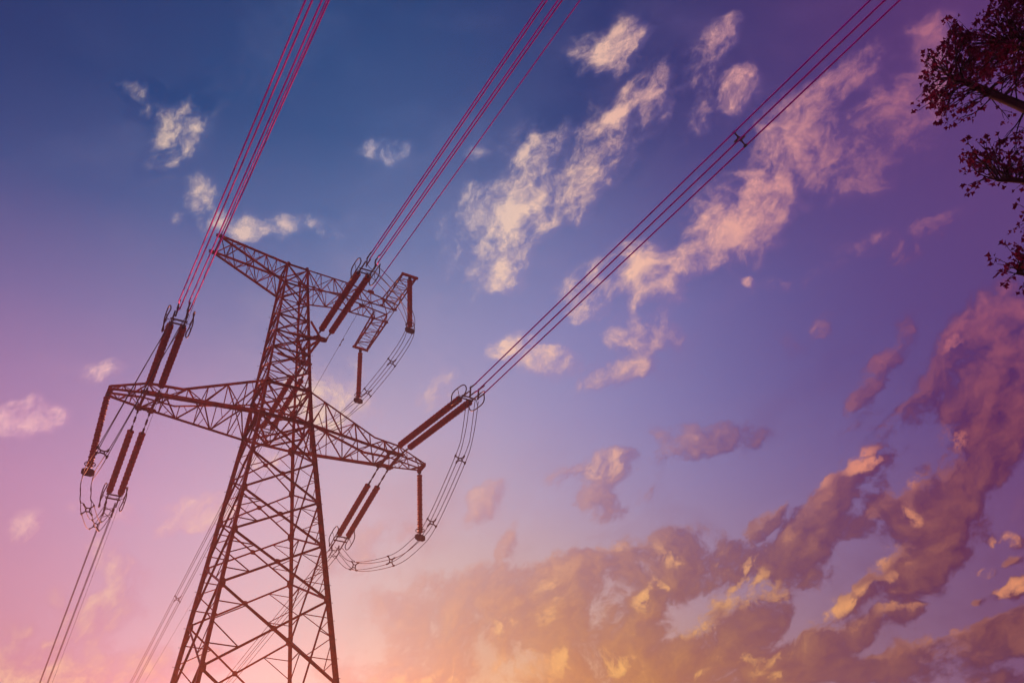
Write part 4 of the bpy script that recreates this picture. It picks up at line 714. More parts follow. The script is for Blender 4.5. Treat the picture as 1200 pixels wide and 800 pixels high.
SHADE_ROWS = [
    (5, [(-179, (0.26, 0.15, 0.2)), (-90, (0.441, 0.226, 0.346)), (-48, (0.892, 0.427, 0.609)), (-40, (0.878, 0.427, 0.614)), (-32, (0.818, 0.422, 0.627)), (-24, (0.513, 0.391, 0.675)), (-16, (0.452, 0.437, 0.75)), (-8, (0.645, 0.57, 0.182)), (0, (1.36, 0.644, 0.004)), (8, (1.32, 0.537, 0.112)), (16, (0.0908, 0.0257, 0.207)), (24, (0.0145, 0.004, 0.141)), (32, (0.0266, 0.004, 0.136)), (40, (0.037, 0.004, 0.135)), (48, (0.062, 0.004, 0.134)), (90, (0.159, 0.0797, 0.153)), (179, (0.26, 0.15, 0.2))]),
    (14, [(-179, (0.26, 0.15, 0.2)), (-90, (0.317, 0.18, 0.298)), (-48, (0.416, 0.189, 0.262)), (-40, (0.382, 0.183, 0.262)), (-32, (0.346, 0.183, 0.276)), (-24, (0.232, 0.18, 0.313)), (-16, (0.292, 0.279, 0.378)), (-8, (0.311, 0.282, 0.192)), (0, (0.479, 0.24, 0.0125)), (8, (0.412, 0.169, 0.0382)), (16, (0.11, 0.0402, 0.101)), (24, (0.0218, 0.004, 0.058)), (32, (0.0283, 0.004, 0.0509)), (40, (0.0504, 0.004, 0.0499)), (48, (0.0621, 0.004, 0.0629)), (90, (0.179, 0.0933, 0.197)), (179, (0.26, 0.15, 0.2))]),
    (19, [(-179, (0.26, 0.15, 0.2)), (-90, (0.176, 0.128, 0.243)), (-48, (0.474, 0.23, 0.351)), (-40, (0.426, 0.196, 0.277)), (-32, (0.375, 0.194, 0.291)), (-24, (0.276, 0.198, 0.337)), (-16, (0.343, 0.311, 0.381)), (-8, (0.327, 0.284, 0.233)), (0, (0.397, 0.208, 0.057)), (8, (0.254, 0.106, 0.0473)), (16, (0.111, 0.039, 0.0937)), (24, (0.0444, 0.004, 0.056)), (32, (0.0522, 0.004, 0.0453)), (40, (0.0633, 0.004, 0.0539)), (48, (0.0433, 0.004, 0.0844)), (90, (0.188, 0.0944, 0.196)), (179, (0.26, 0.15, 0.2))]),
    (24, [(-179, (0.26, 0.15, 0.2)), (-90, (0.17, 0.125, 0.24)), (-48, (0.533, 0.306, 0.537)), (-40, (0.513, 0.264, 0.421)), (-32, (0.496, 0.246, 0.367)), (-24, (0.423, 0.263, 0.431)), (-16, (0.444, 0.344, 0.418)), (-8, (0.402, 0.299, 0.277)), (0, (0.371, 0.202, 0.144)), (8, (0.15, 0.0673, 0.0948)), (16, (0.0987, 0.0338, 0.107)), (24, (0.0641, 0.004, 0.067)), (32, (0.0661, 0.004, 0.0563)), (40, (0.0503, 0.004, 0.0763)), (48, (0.0449, 0.00595, 0.0954)), (90, (0.191, 0.0945, 0.193)), (179, (0.26, 0.15, 0.2))]),
    (29, [(-179, (0.26, 0.15, 0.2)), (-90, (0.17, 0.125, 0.24)), (-48, (0.593, 0.318, 0.541)), (-40, (0.554, 0.307, 0.529)), (-32, (0.577, 0.311, 0.508)), (-24, (0.612, 0.348, 0.554)), (-16, (0.58, 0.402, 0.514)), (-8, (0.483, 0.312, 0.35)), (0, (0.376, 0.215, 0.287)), (8, (0.153, 0.0879, 0.21)), (16, (0.101, 0.0401, 0.149)), (24, (0.0757, 0.011, 0.0976)), (32, (0.0609, 0.00594, 0.0858)), (40, (0.05, 0.00881, 0.0978)), (48, (0.0618, 0.0186, 0.124)), (90, (0.192, 0.0945, 0.193)), (179, (0.26, 0.15, 0.2))]),
    (34, [(-179, (0.26, 0.15, 0.2)), (-90, (0.17, 0.125, 0.24)), (-48, (0.604, 0.314, 0.525)), (-40, (0.596, 0.313, 0.527)), (-32, (0.591, 0.316, 0.53)), (-24, (0.685, 0.379, 0.573)), (-16, (0.654, 0.468, 0.561)), (-8, (0.523, 0.382, 0.513)), (0, (0.376, 0.277, 0.472)), (8, (0.206, 0.156, 0.373)), (16, (0.13, 0.079, 0.255)), (24, (0.0873, 0.0295, 0.164)), (32, (0.0693, 0.0219, 0.138)), (40, (0.0764, 0.0304, 0.161)), (48, (0.0969, 0.0443, 0.201)), (90, (0.192, 0.0945, 0.193)), (179, (0.26, 0.15, 0.2))]),
    (40, [(-179, (0.26, 0.15, 0.2)), (-90, (0.17, 0.125, 0.24)), (-48, (0.113, 0.133, 0.328)), (-40, (0.233, 0.187, 0.386)), (-32, (0.303, 0.23, 0.43)), (-24, (0.326, 0.295, 0.482)), (-16, (0.604, 0.438, 0.541)), (-8, (0.552, 0.419, 0.576)), (0, (0.365, 0.32, 0.564)), (8, (0.266, 0.22, 0.474)), (16, (0.212, 0.147, 0.377)), (24, (0.164, 0.0877, 0.274)), (32, (0.11, 0.0516, 0.217)), (40, (0.114, 0.0525, 0.22)), (48, (0.125, 0.0546, 0.22)), (90, (0.192, 0.0945, 0.193)), (179, (0.26, 0.15, 0.2))]),
    (46, [(-179, (0.26, 0.15, 0.2)), (-90, (0.169, 0.126, 0.24)), (-48, (0.0857, 0.12, 0.307)), (-40, (0.103, 0.138, 0.326)), (-32, (0.156, 0.182, 0.367)), (-24, (0.211, 0.238, 0.432)), (-16, (0.218, 0.255, 0.463)), (-8, (0.203, 0.251, 0.485)), (0, (0.226, 0.231, 0.455)), (8, (0.229, 0.192, 0.408)), (16, (0.202, 0.133, 0.339)), (24, (0.178, 0.0964, 0.281)), (32, (0.141, 0.0626, 0.226)), (40, (0.139, 0.0564, 0.213)), (48, (0.142, 0.0549, 0.208)), (90, (0.192, 0.0945, 0.193)), (179, (0.26, 0.15, 0.2))]),
    (54, [(-179, (0.26, 0.15, 0.2)), (-90, (0.167, 0.127, 0.238)), (-48, (0.0889, 0.119, 0.296)), (-40, (0.1, 0.129, 0.304)), (-32, (0.127, 0.151, 0.324)), (-24, (0.132, 0.167, 0.35)), (-16, (0.102, 0.163, 0.366)), (-8, (0.128, 0.197, 0.429)), (0, (0.161, 0.185, 0.401)), (8, (0.156, 0.133, 0.322)), (16, (0.152, 0.115, 0.302)), (24, (0.153, 0.0989, 0.284)), (32, (0.147, 0.072, 0.239)), (40, (0.143, 0.0573, 0.211)), (48, (0.142, 0.0541, 0.204)), (90, (0.192, 0.0945, 0.193)), (179, (0.26, 0.15, 0.2))]),
    (66, [(-179, (0.26, 0.15, 0.2)), (-90, (0.162, 0.128, 0.236)), (-48, (0.0771, 0.115, 0.281)), (-40, (0.0783, 0.117, 0.287)), (-32, (0.08, 0.126, 0.305)), (-24, (0.0806, 0.135, 0.323)), (-16, (0.0809, 0.138, 0.329)), (-8, (0.0899, 0.135, 0.325)), (0, (0.114, 0.108, 0.287)), (8, (0.117, 0.105, 0.281)), (16, (0.118, 0.106, 0.282)), (24, (0.119, 0.106, 0.282)), (32, (0.121, 0.106, 0.282)), (40, (0.126, 0.101, 0.275)), (48, (0.134, 0.0793, 0.243)), (90, (0.192, 0.0946, 0.193)), (179, (0.26, 0.15, 0.2))]),
]
CLOUDS = [
    ((16.698, 16.874, -4.5233), 0.0000, (-34.883, 25.853, -32.331), -0.0000, 0.8),
    ((11.768, -10.79, 12.612), -0.0000, (35.371, 29.576, -7.7016), 0.0000, 0.9),
    ((25.293, -4.5406, 14.277), 0.0000, (20.76, 41.664, -23.525), 0.0000, 1.1),
    ((50.417, 14.465, 11.893), 0.0000, (-7.8582, 71.86, -54.085), -0.0000, 0.5),
    ((10.055, -9.2689, 10.586), 0.0000, (18.861, 15.754, -4.1208), -0.0000, 0.35),
    ((7.3936, 15.862, -10.839), -0.0000, (-30.671, 3.8015, -15.359), -0.0000, 0.75),
    ((22.182, 14.275, -4.9873), 0.0000, (-20.968, 22.782, -28.052), 0.0000, 0.8),
    ((23.511, 2.0846, 5.3933), 0.0000, (4.022, 35.949, -31.428), 0.0000, 0.85),
    ((85.184, 24.9, 15.555), 0.0000, (-7.6164, 62.526, -58.378), 0.0000, 0.6),
    ((21.893, 3.0672, 0.73839), 0.0000, (-4.9004, 43.385, -34.921), 0.0000, 0.45),
    ((22.418, 14.979, -7.9538), -0.0000, (-27.007, 24.905, -29.217), 0.0000, 0.4),
    ((22.265, -11.096, 10.571), -0.0000, (20.564, 22.726, -19.459), 0.0000, 1.0),
    ((52.67, -10.199, 9.1933), 0.0000, (20.947, 62.971, -50.151), 0.0000, 0.6),
    ((14.958, -16.18, 8.3302), 0.0000, (23.418, 14.755, -13.391), 0.0000, 1.15),
    ((8.0389, -10.223, 5.5602), 0.0000, (19.681, 10.382, -9.367), -0.0000, 0.4),
    ((6.349, -7.9087, 5.1047), 0.0000, (20.768, 9.5149, -11.089), 0.0000, 1.05),
    ((6.7322, -4.5267, 3.3384), -0.0000, (12.261, 10.76, -10.135), 0.0000, 1.1),
    ((8.8363, -6.48, 5.9045), -0.0000, (20.663, 14.808, -14.671), -0.0000, 1.15),
    ((8.3082, -5.67, 5.9658), 0.0000, (18.89, 13.786, -13.206), 0.0000, 0.7),
    ((8.2505, -23.89, 20.866), -0.0000, (34.747, 4.842, -8.1954), 0.0000, 0.9),
    ((10.892, -4.1683, 2.7451), 0.0000, (10.582, 17.936, -14.754), -0.0000, 0.5),
    ((11.715, -3.5181, 4.1285), 0.0000, (11.314, 18.376, -16.443), 0.0000, 0.35),
    ((20.664, -3.8527, 3.896), -0.0000, (16.459, 42.651, -45.118), 0.0000, 0.4),
    ((18.917, -19.323, 7.6981), -0.0000, (26.816, 18.392, -19.731), -0.0000, 0.8),
    ((13.489, -13.398, 5.9042), -0.0000, (21.722, 14.782, -16.08), 0.0000, 0.5),
    ((26.07, -14.355, 2.3687), 0.0000, (17.846, 27.993, -26.768), 0.0000, 1.1),
    ((10.788, -9.1462, 3.9789), -0.0000, (17.944, 14.122, -16.193), -0.0000, 0.6),
    ((5.7397, -4.3444, 0.72289), -0.0000, (6.2005, 6.7962, -8.3884), -0.0000, 1.15),
    ((8.8066, -9.6502, 2.456), -0.0000, (12.077, 7.9076, -12.234), 0.0000, 1.0),
    ((12.48, -7.3819, 1.038), -0.0000, (9.566, 14.041, -15.155), -0.0000, 0.7),
    ((11.39, -5.8526, -1.2673), -0.0000, (6.0164, 15.328, -16.712), 0.0000, 0.35),
    ((15.016, -3.3802, -1.6221), 0.0000, (1.6534, 13.898, -13.656), 0.0000, 0.95),
    ((10.714, -21.331, 15.778), 0.0000, (20.199, 2.6484, -10.135), 0.0000, 1.15),
    ((23.737, -5.4146, -2.851), 0.0000, (3.5321, 30.491, -28.502), 0.0000, 0.95),
    ((13.102, -1.2867, -3.0003), 0.0000, (-2.4536, 19.711, -19.169), 0.0000, 0.55),
    ((9.0128, -13.691, 13.896), 0.0000, (18.187, 4.5422, -7.3211), 0.0000, 1.1),
    ((10.304, -16.767, 15.561), -0.0000, (19.551, 4.1159, -8.5114), 0.0000, 1.1),
    ((13.2, -7.7799, 5.7291), -0.0000, (16.834, 13.99, -19.789), 0.0000, 0.5),
    ((23.286, -4.7626, -1.6902), 0.0000, (3.9672, 31.557, -34.263), -0.0000, 1.1),
    ((65.746, -8.1591, -15.9), -0.0000, (-9.8432, 75.828, -79.612), 0.0000, 0.9),
    ((16.451, -5.7443, -0.96632), -0.0000, (9.5499, 34.526, -42.654), 0.0000, 0.45),
    ((22.33, -6.5708, 8.0002), 0.0000, (22.431, 30.92, -37.211), 0.0000, 0.9),
    ((23.798, -4.4559, 4.5312), 0.0000, (13.696, 32, -40.464), -0.0000, 0.8),
    ((16.997, -1.7559, -1.4823), -0.0000, (-0.095087, 27.232, -33.349), 0.0000, 1.1),
    ((20.053, -2.7717, 0.052724), -0.0000, (4.9755, 35.108, -46.71), 0.0000, 0.9),
    ((18.244, 0.28376, -1.8679), 0.0000, (-4.773, 33.221, -41.573), -0.0000, 0.55),
    ((10.716, -0.71459, -0.57669), -0.0000, (-0.10142, 27.934, -36.498), -0.0000, 0.4),
    ((28.243, -2.7881, 7.3703), 0.0000, (8.2471, 19.385, -24.269), -0.0000, 1.1),
    ((14.014, -0.15652, 4.7487), 0.0000, (4.9287, 12.009, -14.149), 0.0000, 1.1),
    ((18.769, -12.006, -0.20375), 0.0000, (15.028, 24.071, -34.067), 0.0000, 0.7),
    ((11.48, -4.1066, -2.3323), 0.0000, (2.9328, 22.824, -25.752), 0.0000, 0.35),
    ((11.97, -6.8521, 2.2934), 0.0000, (20.196, 22.599, -37.887), 0.0000, 0.3),
    ((12.284, -2.5868, -0.40455), -0.0000, (3.2526, 20.537, -32.556), 0.0000, 0.95),
    ((19.078, -7.2717, 5.9309), -0.0000, (22.907, 23.797, -44.511), -0.0000, 0.55),
    ((23.544, -2.6591, 0.70604), 0.0000, (3.5713, 22.011, -36.195), 0.0000, 1.1),
    ((11.735, -21.188, 35.17), -0.0000, (30.574, 2.4507, -8.7248), 0.0000, 0.6),
    ((18.377, -7.0216, 13.586), -0.0000, (30.354, 19.76, -30.845), 0.0000, 0.85),
    ((14.991, -9.7311, 18.601), 0.0000, (51.942, 18.443, -32.213), -0.0000, 0.55),
    ((20.756, -8.0358, 11.824), -0.0000, (30.827, 22.667, -38.707), 0.0000, 0.4),
    ((7.8988, -8.5773, 6.5771), -0.0000, (37.348, 8.1531, -34.221), 0.0000, 0.65),
    ((9.157, -8.7454, 6.3074), 0.0000, (30.549, 7.9028, -33.394), 0.0000, 0.55),
    ((12.395, -14.032, 13.084), 0.0000, (46.406, 5.93, -37.603), 0.0000, 0.35),
    ((20.906, -9.1238, 11.282), -0.0000, (43.641, 27.696, -58.471), 0.0000, 0.35),
    ((7.5228, -6.8695, 2.8869), -0.0000, (7.8795, 3.7539, -11.6), -0.0000, 1.25),
    ((11.453, -11.624, 7.9303), -0.0000, (12.461, 2.6676, -14.087), 0.0000, 0.8),
    ((10.865, -9.9038, 4.4111), 0.0000, (10.344, 4.3494, -15.713), 0.0000, 1.0),
    ((7.2138, -5.6622, 3.2288), -0.0000, (10.757, 4.2637, -16.557), 0.0000, 1.25),
    ((8.4262, -7.7646, 4.8069), -0.0000, (13.484, 3.328, -18.26), 0.0000, 1.0),
    ((8.0363, -5.7614, 4.2441), -0.0000, (9.9181, 2.9588, -14.764), 0.0000, 1.3),
    ((8.018, -6.0509, 3.7609), 0.0000, (13.268, 4.4869, -21.067), 0.0000, 1.1),
    ((13.75, -7.9142, 5.3774), 0.0000, (14.675, 6.6376, -27.756), 0.0000, 1.0),
    ((13.252, -8.1593, 5.0294), 0.0000, (14.692, 8.4943, -24.933), 0.0000, 1.2),
    ((17.602, -8.757, 4.9342), -0.0000, (16.755, 13.489, -35.832), 0.0000, 1.0),
    ((11.934, -8.737, 7.1426), 0.0000, (26.057, 7.4158, -34.465), 0.0000, 0.7),
    ((30.495, -10.314, -12.344), -0.0000, (-11.553, 33.367, -56.418), 0.0000, 1.25),
    ((47.617, -17.685, -13.482), 0.0000, (-8.4553, 43.295, -86.656), 0.0000, 1.1),
    ((34.629, -17.999, -0.10315), -0.0000, (13.492, 26.41, -78.969), 0.0000, 1.25),
    ((52.949, -25.505, -5.8135), 0.0000, (10.436, 48.741, -118.79), -0.0000, 1.0),
    ((61.27, -22.182, -16.258), -0.0000, (-12.684, 62.032, -132.44), -0.0000, 0.8),
    ((19.654, -9.6425, 7.7568), -0.0000, (30.065, 19.526, -51.906), 0.0000, 0.9),
    ((20.488, -9.0386, 4.079), 0.0000, (15.157, 15.56, -41.652), 0.0000, 1.0),
    ((23.076, -19.955, 25.317), -0.0000, (46.294, 5.4551, -37.896), -0.0000, 0.7),
    ((11.063, -2.1054, 0.011957), -0.0000, (1.7426, 9.0483, -19.076), 0.0000, 1.008),
    ((10.668, -2.3244, 1.9476), -0.0000, (4.9744, 7.9234, -17.791), 0.0000, 0.84),
    ((12.283, -4.5261, 2.7968), 0.0000, (7.5143, 7.5444, -20.791), 0.0000, 0.966),
    ((10.882, -3.1168, 1.7565), 0.0000, (6.8115, 9.3429, -25.622), 0.0000, 0.84),
    ((10.427, -2.0597, 3.0503), -0.0000, (5.975, 6.9837, -15.709), 0.0000, 0.924),
    ((12.48, -1.3163, 2.9276), 0.0000, (5.822, 9.7253, -20.444), 0.0000, 0.84),
    ((12.848, 0.39463, 1.3769), -0.0000, (2.1864, 11.602, -23.727), 0.0000, 0.756),
    ((13.234, 2.013, -0.33101), 0.0000, (-1.9834, 9.6236, -20.772), -0.0000, 0.63),
    ((10.73, 0.11093, 3.3486), 0.0000, (7.0667, 13.851, -23.103), 0.0000, 0.42),
    ((6.5425, -0.34684, -0.1565), 0.0000, (-0.04815, 8.6512, -21.186), 0.0000, 0.924),
    ((5.577, 0.49776, -0.31228), 0.0000, (-2.0616, 9.0553, -22.385), 0.0000, 0.882),
    ((7.2919, -1.0598, -0.40946), 0.0000, (-0.063237, 10.571, -28.486), 0.0000, 0.924),
    ((3.9488, 0.10221, -0.31828), 0.0000, (-2.7215, 11.224, -30.161), 0.0000, 0.924),
    ((7.5298, 1.3321, -0.17966), -0.0000, (-2.5423, 10.582, -28.093), 0.0000, 0.672),
    ((11.121, -3.8977, 1.66), -0.0000, (11.691, 13.85, -45.807), 0.0000, 0.798),
    ((12.222, -5.6134, 3.293), -0.0000, (22.716, 16.252, -56.607), -0.0000, 0.756),
    ((15.677, -6.7313, 1.9527), -0.0000, (21.352, 25.512, -83.474), -0.0000, 0.672),
    ((9.1621, -4.1069, 0.30914), -0.0000, (6.1176, 10.884, -36.72), 0.0000, 1.15),
    ((17.129, -7.9783, -1.2479), 0.0000, (3.0816, 12.368, -36.774), 0.0000, 1.0),
    ((10.511, -3.6941, -0.69887), 0.0000, (2.1223, 14.217, -43.232), 0.0000, 1.1),
    ((11.68, -3.3074, -0.10383), -0.0000, (5.0146, 19.601, -60.281), 0.0000, 1.0),
    ((17.726, -6.8768, -4.1945), 0.0000, (-4.8975, 20.385, -54.119), 0.0000, 0.9),
    ((14.904, 7.1239, 3.4277), 0.0000, (-3.2216, 20.867, -29.361), 0.0000, 1.0),
    ((23.561, 10.696, 4.929), -0.0000, (-5.3053, 34.078, -48.59), 0.0000, 0.7),
    ((22.845, 4.3345, 13.417), 0.0000, (15.412, 42.617, -40.01), 0.0000, 0.6),
    ((8.62, 2.9828, 1.4216), 0.0000, (-1.4259, 20.006, -33.329), 0.0000, 0.95),
    ((16.92, 5.7874, 1.6143), -0.0000, (-6.1031, 34.525, -59.81), 0.0000, 0.5),
    ((23.332, 10.165, 3.4357), 0.0000, (-6.3237, 35.531, -62.175), 0.0000, 0.45),
    ((25.313, 1.3091, 23.139), 0.0000, (25.944, 34.156, -30.315), 0.0000, 0.85),
    ((11.694, 10.444, -8.5976), -0.0000, (-22.766, 3.7385, -26.423), 0.0000, 0.75),
    ((15.388, 6.7018, 1.5478), 0.0000, (-2.6728, 12.662, -28.25), 0.0000, 0.85),
    ((32.869, 5.0832, 24.468), 0.0000, (30.584, 43.015, -50.022), 0.0000, 0.5),
    ((4.8195, 2.2489, 0.43818), 0.0000, (-2.5258, 10.803, -27.667), 0.0000, 0.95),
    ((12.512, 5.3161, 3.9091), -0.0000, (4.5272, 24.92, -48.378), 0.0000, 0.85),
    ((24.661, 9.5835, 4.7433), 0.0000, (-4.431, 30.602, -38.792), 0.0000, 0.6),
    ((22.492, 7.3789, 1.8595), 0.0000, (-4.3466, 24.089, -43.014), 0.0000, 0.6),
    ((50.761, 23.777, 7.4879), 0.0000, (-9.1888, 48.811, -92.701), 0.0000, 0.4),
    ((22.039, 6.0641, 1.569), 0.0000, (-4.2495, 25.831, -40.146), -0.0000, 0.4),
    ((24.474, 12.915, 3.3023), -0.0000, (-4.7667, 22.032, -50.839), 0.0000, 0.6),
]
SUNLIT = [
    ((51.688, -36.86, 23.834), 0.0000, (37.937, 15.919, -57.653), 0.0000, 0.6),
    ((47.542, -32.869, 11.87), 0.0000, (39.118, 24.153, -89.8), 0.0000, 0.6),
    ((29.731, -16.289, 11.694), -0.0000, (66.192, 32.444, -123.1), 0.0000, 0.8),
    ((23.547, -10.791, 7.3373), 0.0000, (56.006, 35.073, -128.15), -0.0000, 0.7),
    ((20.318, -15.998, 22.601), 0.0000, (42.027, 5.9484, -33.571), -0.0000, 0.6),
    ((32.814, -33.1, 56.118), 0.0000, (30.474, 3.2995, -15.874), 0.0000, 0.5),
    ((37.53, -37.602, 65.745), -0.0000, (45.324, 6.9577, -21.893), 0.0000, 0.4),
    ((43.934, -29.397, 50.864), 0.0000, (27.713, 5.7271, -20.627), -0.0000, 0.9),
    ((50.792, -29.899, 62.423), 0.0000, (27.506, 7.9631, -18.567), 0.0000, 0.5),
    ((49.886, 1.075, 5.2594), 0.0000, (10.616, 59.211, -112.8), 0.0000, 0.5),
    ((38.111, -17.102, 2.632), -0.0000, (13.398, 22.652, -46.823), 0.0000, 1.0),
    ((49.177, -20.031, 4.4469), 0.0000, (26.533, 44.483, -93.037), 0.0000, 0.6),
    ((31.836, -37.837, 34.395), -0.0000, (39.967, 1.275, -35.59), 0.0000, 0.9),
    ((76.468, -22.501, -20.636), 0.0000, (-6.8136, 38.283, -66.992), -0.0000, 0.7),
    ((32.391, -19.852, 16.07), 0.0000, (25.326, 9.1995, -39.683), 0.0000, 0.9),
    ((39.268, -20.231, 11.668), -0.0000, (32.324, 19.935, -74.223), 0.0000, 0.5),
    ((32.978, -12.773, -10.123), -0.0000, (-6.2264, 33.457, -62.496), 0.0000, 1.2),
    ((50.725, -18.646, -14.265), 0.0000, (-9.9089, 50.738, -101.55), -0.0000, 1.0),
    ((38.693, -20.048, -0.10117), 0.0000, (14.88, 29.159, -87.07), -0.0000, 1.2),
    ((45.619, -39.752, 17.453), 0.0000, (43.84, 22.606, -63.101), -0.0000, 0.8),
    ((52.526, -36.845, 12.223), 0.0000, (46.568, 31.758, -104.39), 0.0000, 0.6),
    ((24.605, -0.52486, -2.9133), 0.0000, (-5.5113, 32.994, -52.491), -0.0000, 1.0),
    ((49.361, -1.987, -6.408), 0.0000, (-7.3686, 43.887, -70.37), 0.0000, 0.6),
    ((48.156, -16.09, 5.3317), 0.0000, (32.232, 60.925, -107.26), -0.0000, 0.35),
    ((20.189, -5.2847, 1.4518), -0.0000, (6.8108, 15.585, -37.98), -0.0000, 1.0),
    ((25.529, -7.8493, 1.4764), -0.0000, (11.231, 24.569, -63.571), 0.0000, 0.7),
    ((25.49, -3.2719, -4.198), -0.0000, (-4.5535, 23.839, -46.23), 0.0000, 0.3),
    ((16.771, -6.0741, 2.3387), -0.0000, (17.001, 21.846, -65.185), 0.0000, 0.6),
    ((20.971, -8.4243, 0.67473), 0.0000, (13.268, 26.868, -76.908), -0.0000, 0.5),
    ((17.175, -1.7109, -2.3518), 0.0000, (-5.7509, 26.582, -61.336), 0.0000, 0.7),
    ((37.184, -17.731, 30.44), -0.0000, (44.841, 15.529, -45.73), 0.0000, 0.9),
    ((33.022, -2.5119, 8.0793), 0.0000, (18.655, 29.164, -67.18), -0.0000, 0.9),
    ((33.792, -1.3477, 2.4237), 0.0000, (6.1701, 29.674, -69.523), -0.0000, 0.6),
    ((25.338, 4.663, -0.30735), 0.0000, (-9.1222, 43.214, -96.416), 0.0000, 0.8),
    ((14.721, -0.3163, -1.462), -0.0000, (-5.7619, 24.425, -63.302), -0.0000, 0.7),
    ((8.5548, 0.76395, -0.48642), 0.0000, (-5.1204, 21.313, -56.582), 0.0000, 0.8),
    ((17.142, 3.0318, -0.39056), 0.0000, (-4.63, 19.626, -50.866), 0.0000, 0.6),
    ((26.135, -2.618, -3.3701), 0.0000, (-6.6637, 27.992, -73.422), 0.0000, 0.8),
    ((21.142, -3.4405, -3.2951), -0.0000, (-7.8471, 33.865, -85.706), 0.0000, 0.7),
    ((28.493, -10.393, -6.6591), 0.0000, (-10.088, 43.149, -110.5), 0.0000, 0.35),
    ((34.528, -16.266, 4.1076), 0.0000, (35.461, 39.701, -140.87), 0.0000, 0.4),
    ((33.278, 1.3204, 3.8571), 0.0000, (8.4957, 48.019, -89.737), -0.0000, 0.6),
    ((41.277, 5.5648, -1.0907), 0.0000, (-11.125, 60.804, -110.81), 0.0000, 0.5),
    ((17.918, -3.6174, -2.984), -0.0000, (-7.9681, 33.166, -88.05), 0.0000, 0.6),
    ((30.477, -18.963, 36.589), 0.0000, (41.254, 10.919, -28.704), -0.0000, 0.5),
]
CLOUD_LIGHT = (-0.01246, -0.00281, 0.00244)
NISHITA_SHARE = 0.02

wd = bpy.data.worlds.new('World'); scene.world = wd; wd.use_nodes = True
wd.cycles.sampling_method = 'NONE'
nt = wd.node_tree; N = nt.nodes; LK = nt.links
bg = N['Background']
def inp(sock, v):
    if hasattr(v, 'is_linked'): LK_(sock, v)
    else: sock.default_value = v
CUR = [nt]
def LK_(sock, v): CUR[0].links.new(v, sock)
def math_(op, a, b=None, c=None, clamp=False):
    n = CUR[0].nodes.new('ShaderNodeMath'); n.operation = op; n.use_clamp = clamp
    for i, v in enumerate((a, b, c)):
        if v is not None: inp(n.inputs[i], v)
    return n.outputs[0]
def vmath(op, a, b=None, scale=None):
    n = CUR[0].nodes.new('ShaderNodeVectorMath'); n.operation = op
    inp(n.inputs[0], a)
    if b is not None: inp(n.inputs[1], b)
    if scale is not None: inp(n.inputs['Scale'], scale)
    return n.outputs['Value'] if op in ('DOT_PRODUCT', 'LENGTH') else n.outputs[0]
def remap(v, a, b, c=0., d=1., kind='LINEAR'):
    n = CUR[0].nodes.new('ShaderNodeMapRange'); n.interpolation_type = kind; n.clamp = True
    inp(n.inputs[0], v); n.inputs[1].default_value = a; n.inputs[2].default_value = b; n.inputs[3].default_value = c; n.inputs[4].default_value = d
    return n.outputs[0]
def mixc(f, a, b):
    n = CUR[0].nodes.new('ShaderNodeMix'); n.data_type = 'RGBA'; inp(n.inputs[0], f); inp(n.inputs[6], a); inp(n.inputs[7], b); return n.outputs[2]
def noise_(vec, scale, detail, rough=.55, dist=0.):
    n = CUR[0].nodes.new('ShaderNodeTexNoise'); inp(n.inputs['Vector'], vec); n.inputs['Scale'].default_value = scale; n.inputs['Detail'].default_value = detail
    n.inputs['Roughness'].default_value = rough; n.inputs['Distortion'].default_value = dist; return n
tcw = N.new('ShaderNodeTexCoord'); DIR = vmath('NORMALIZE', tcw.outputs['Generated'])
sep = N.new('ShaderNodeSeparateXYZ'); LK.new(DIR, sep.inputs[0])
AZ = math_('MULTIPLY', math_('ARCTAN2', sep.outputs[0], sep.outputs[1]), 180 / math.pi)
EL = math_('MULTIPLY', math_('ARCSINE', sep.outputs[2]), 180 / math.pi)
AZF = remap(AZ, -180, 180)
def grid(table):
    """rows of (elevation, [(azimuth, rgb)...]) blended by elevation"""
    res = None; pe = None
    for el, stops in table:
        rp = N.new('ShaderNodeValToRGB'); rp.color_ramp.interpolation = 'B_SPLINE' if len(stops) > 6 else 'LINEAR'; e = rp.color_ramp.elements
        while len(e) < len(stops): e.new(.5)
        for q, (az, c) in zip(e, stops): q.position = (az + 180) / 360
        for q, (az, c) in zip(e, stops): q.color = (*c, 1)
        LK.new(AZF, rp.inputs[0])
        res = rp.outputs[0] if res is None else mixc(remap(EL, pe, el), res, rp.outputs[0]); pe = el
    return res
sky = grid(SKY_ROWS); litc = grid(LIT_ROWS); shc = grid(SHADE_ROWS)

# cloud field as a node group (evaluated at the direction and a little towards the sun)
FB_AMP, PUFF_AMP, PUFF_MID = 4.2, 2.0, .235
grp = bpy.data.node_groups.new('cloud_field', 'ShaderNodeTree')
grp.interface.new_socket('Dir', in_out='INPUT', socket_type='NodeSocketVector'); grp.interface.new_socket('Field', in_out='OUTPUT', socket_type='NodeSocketFloat'); grp.interface.new_socket('Body', in_out='OUTPUT', socket_type='NodeSocketFloat')
w1 = vmath('SCALE', vmath('SUBTRACT', noise_(DIR, 7., 3., .55).outputs['Color'], (.5, .5, .5)), scale=.055)
w2 = vmath('SCALE', vmath('SUBTRACT', noise_(DIR, 26., 3., .6).outputs['Color'], (.5, .5, .5)), scale=.020)
DWARP = vmath('ADD', DIR, vmath('ADD', w1, w2))
CUR[0] = grp; gi = grp.nodes.new('NodeGroupInput'); go = grp.nodes.new('NodeGroupOutput')
DW = gi.outputs[0]
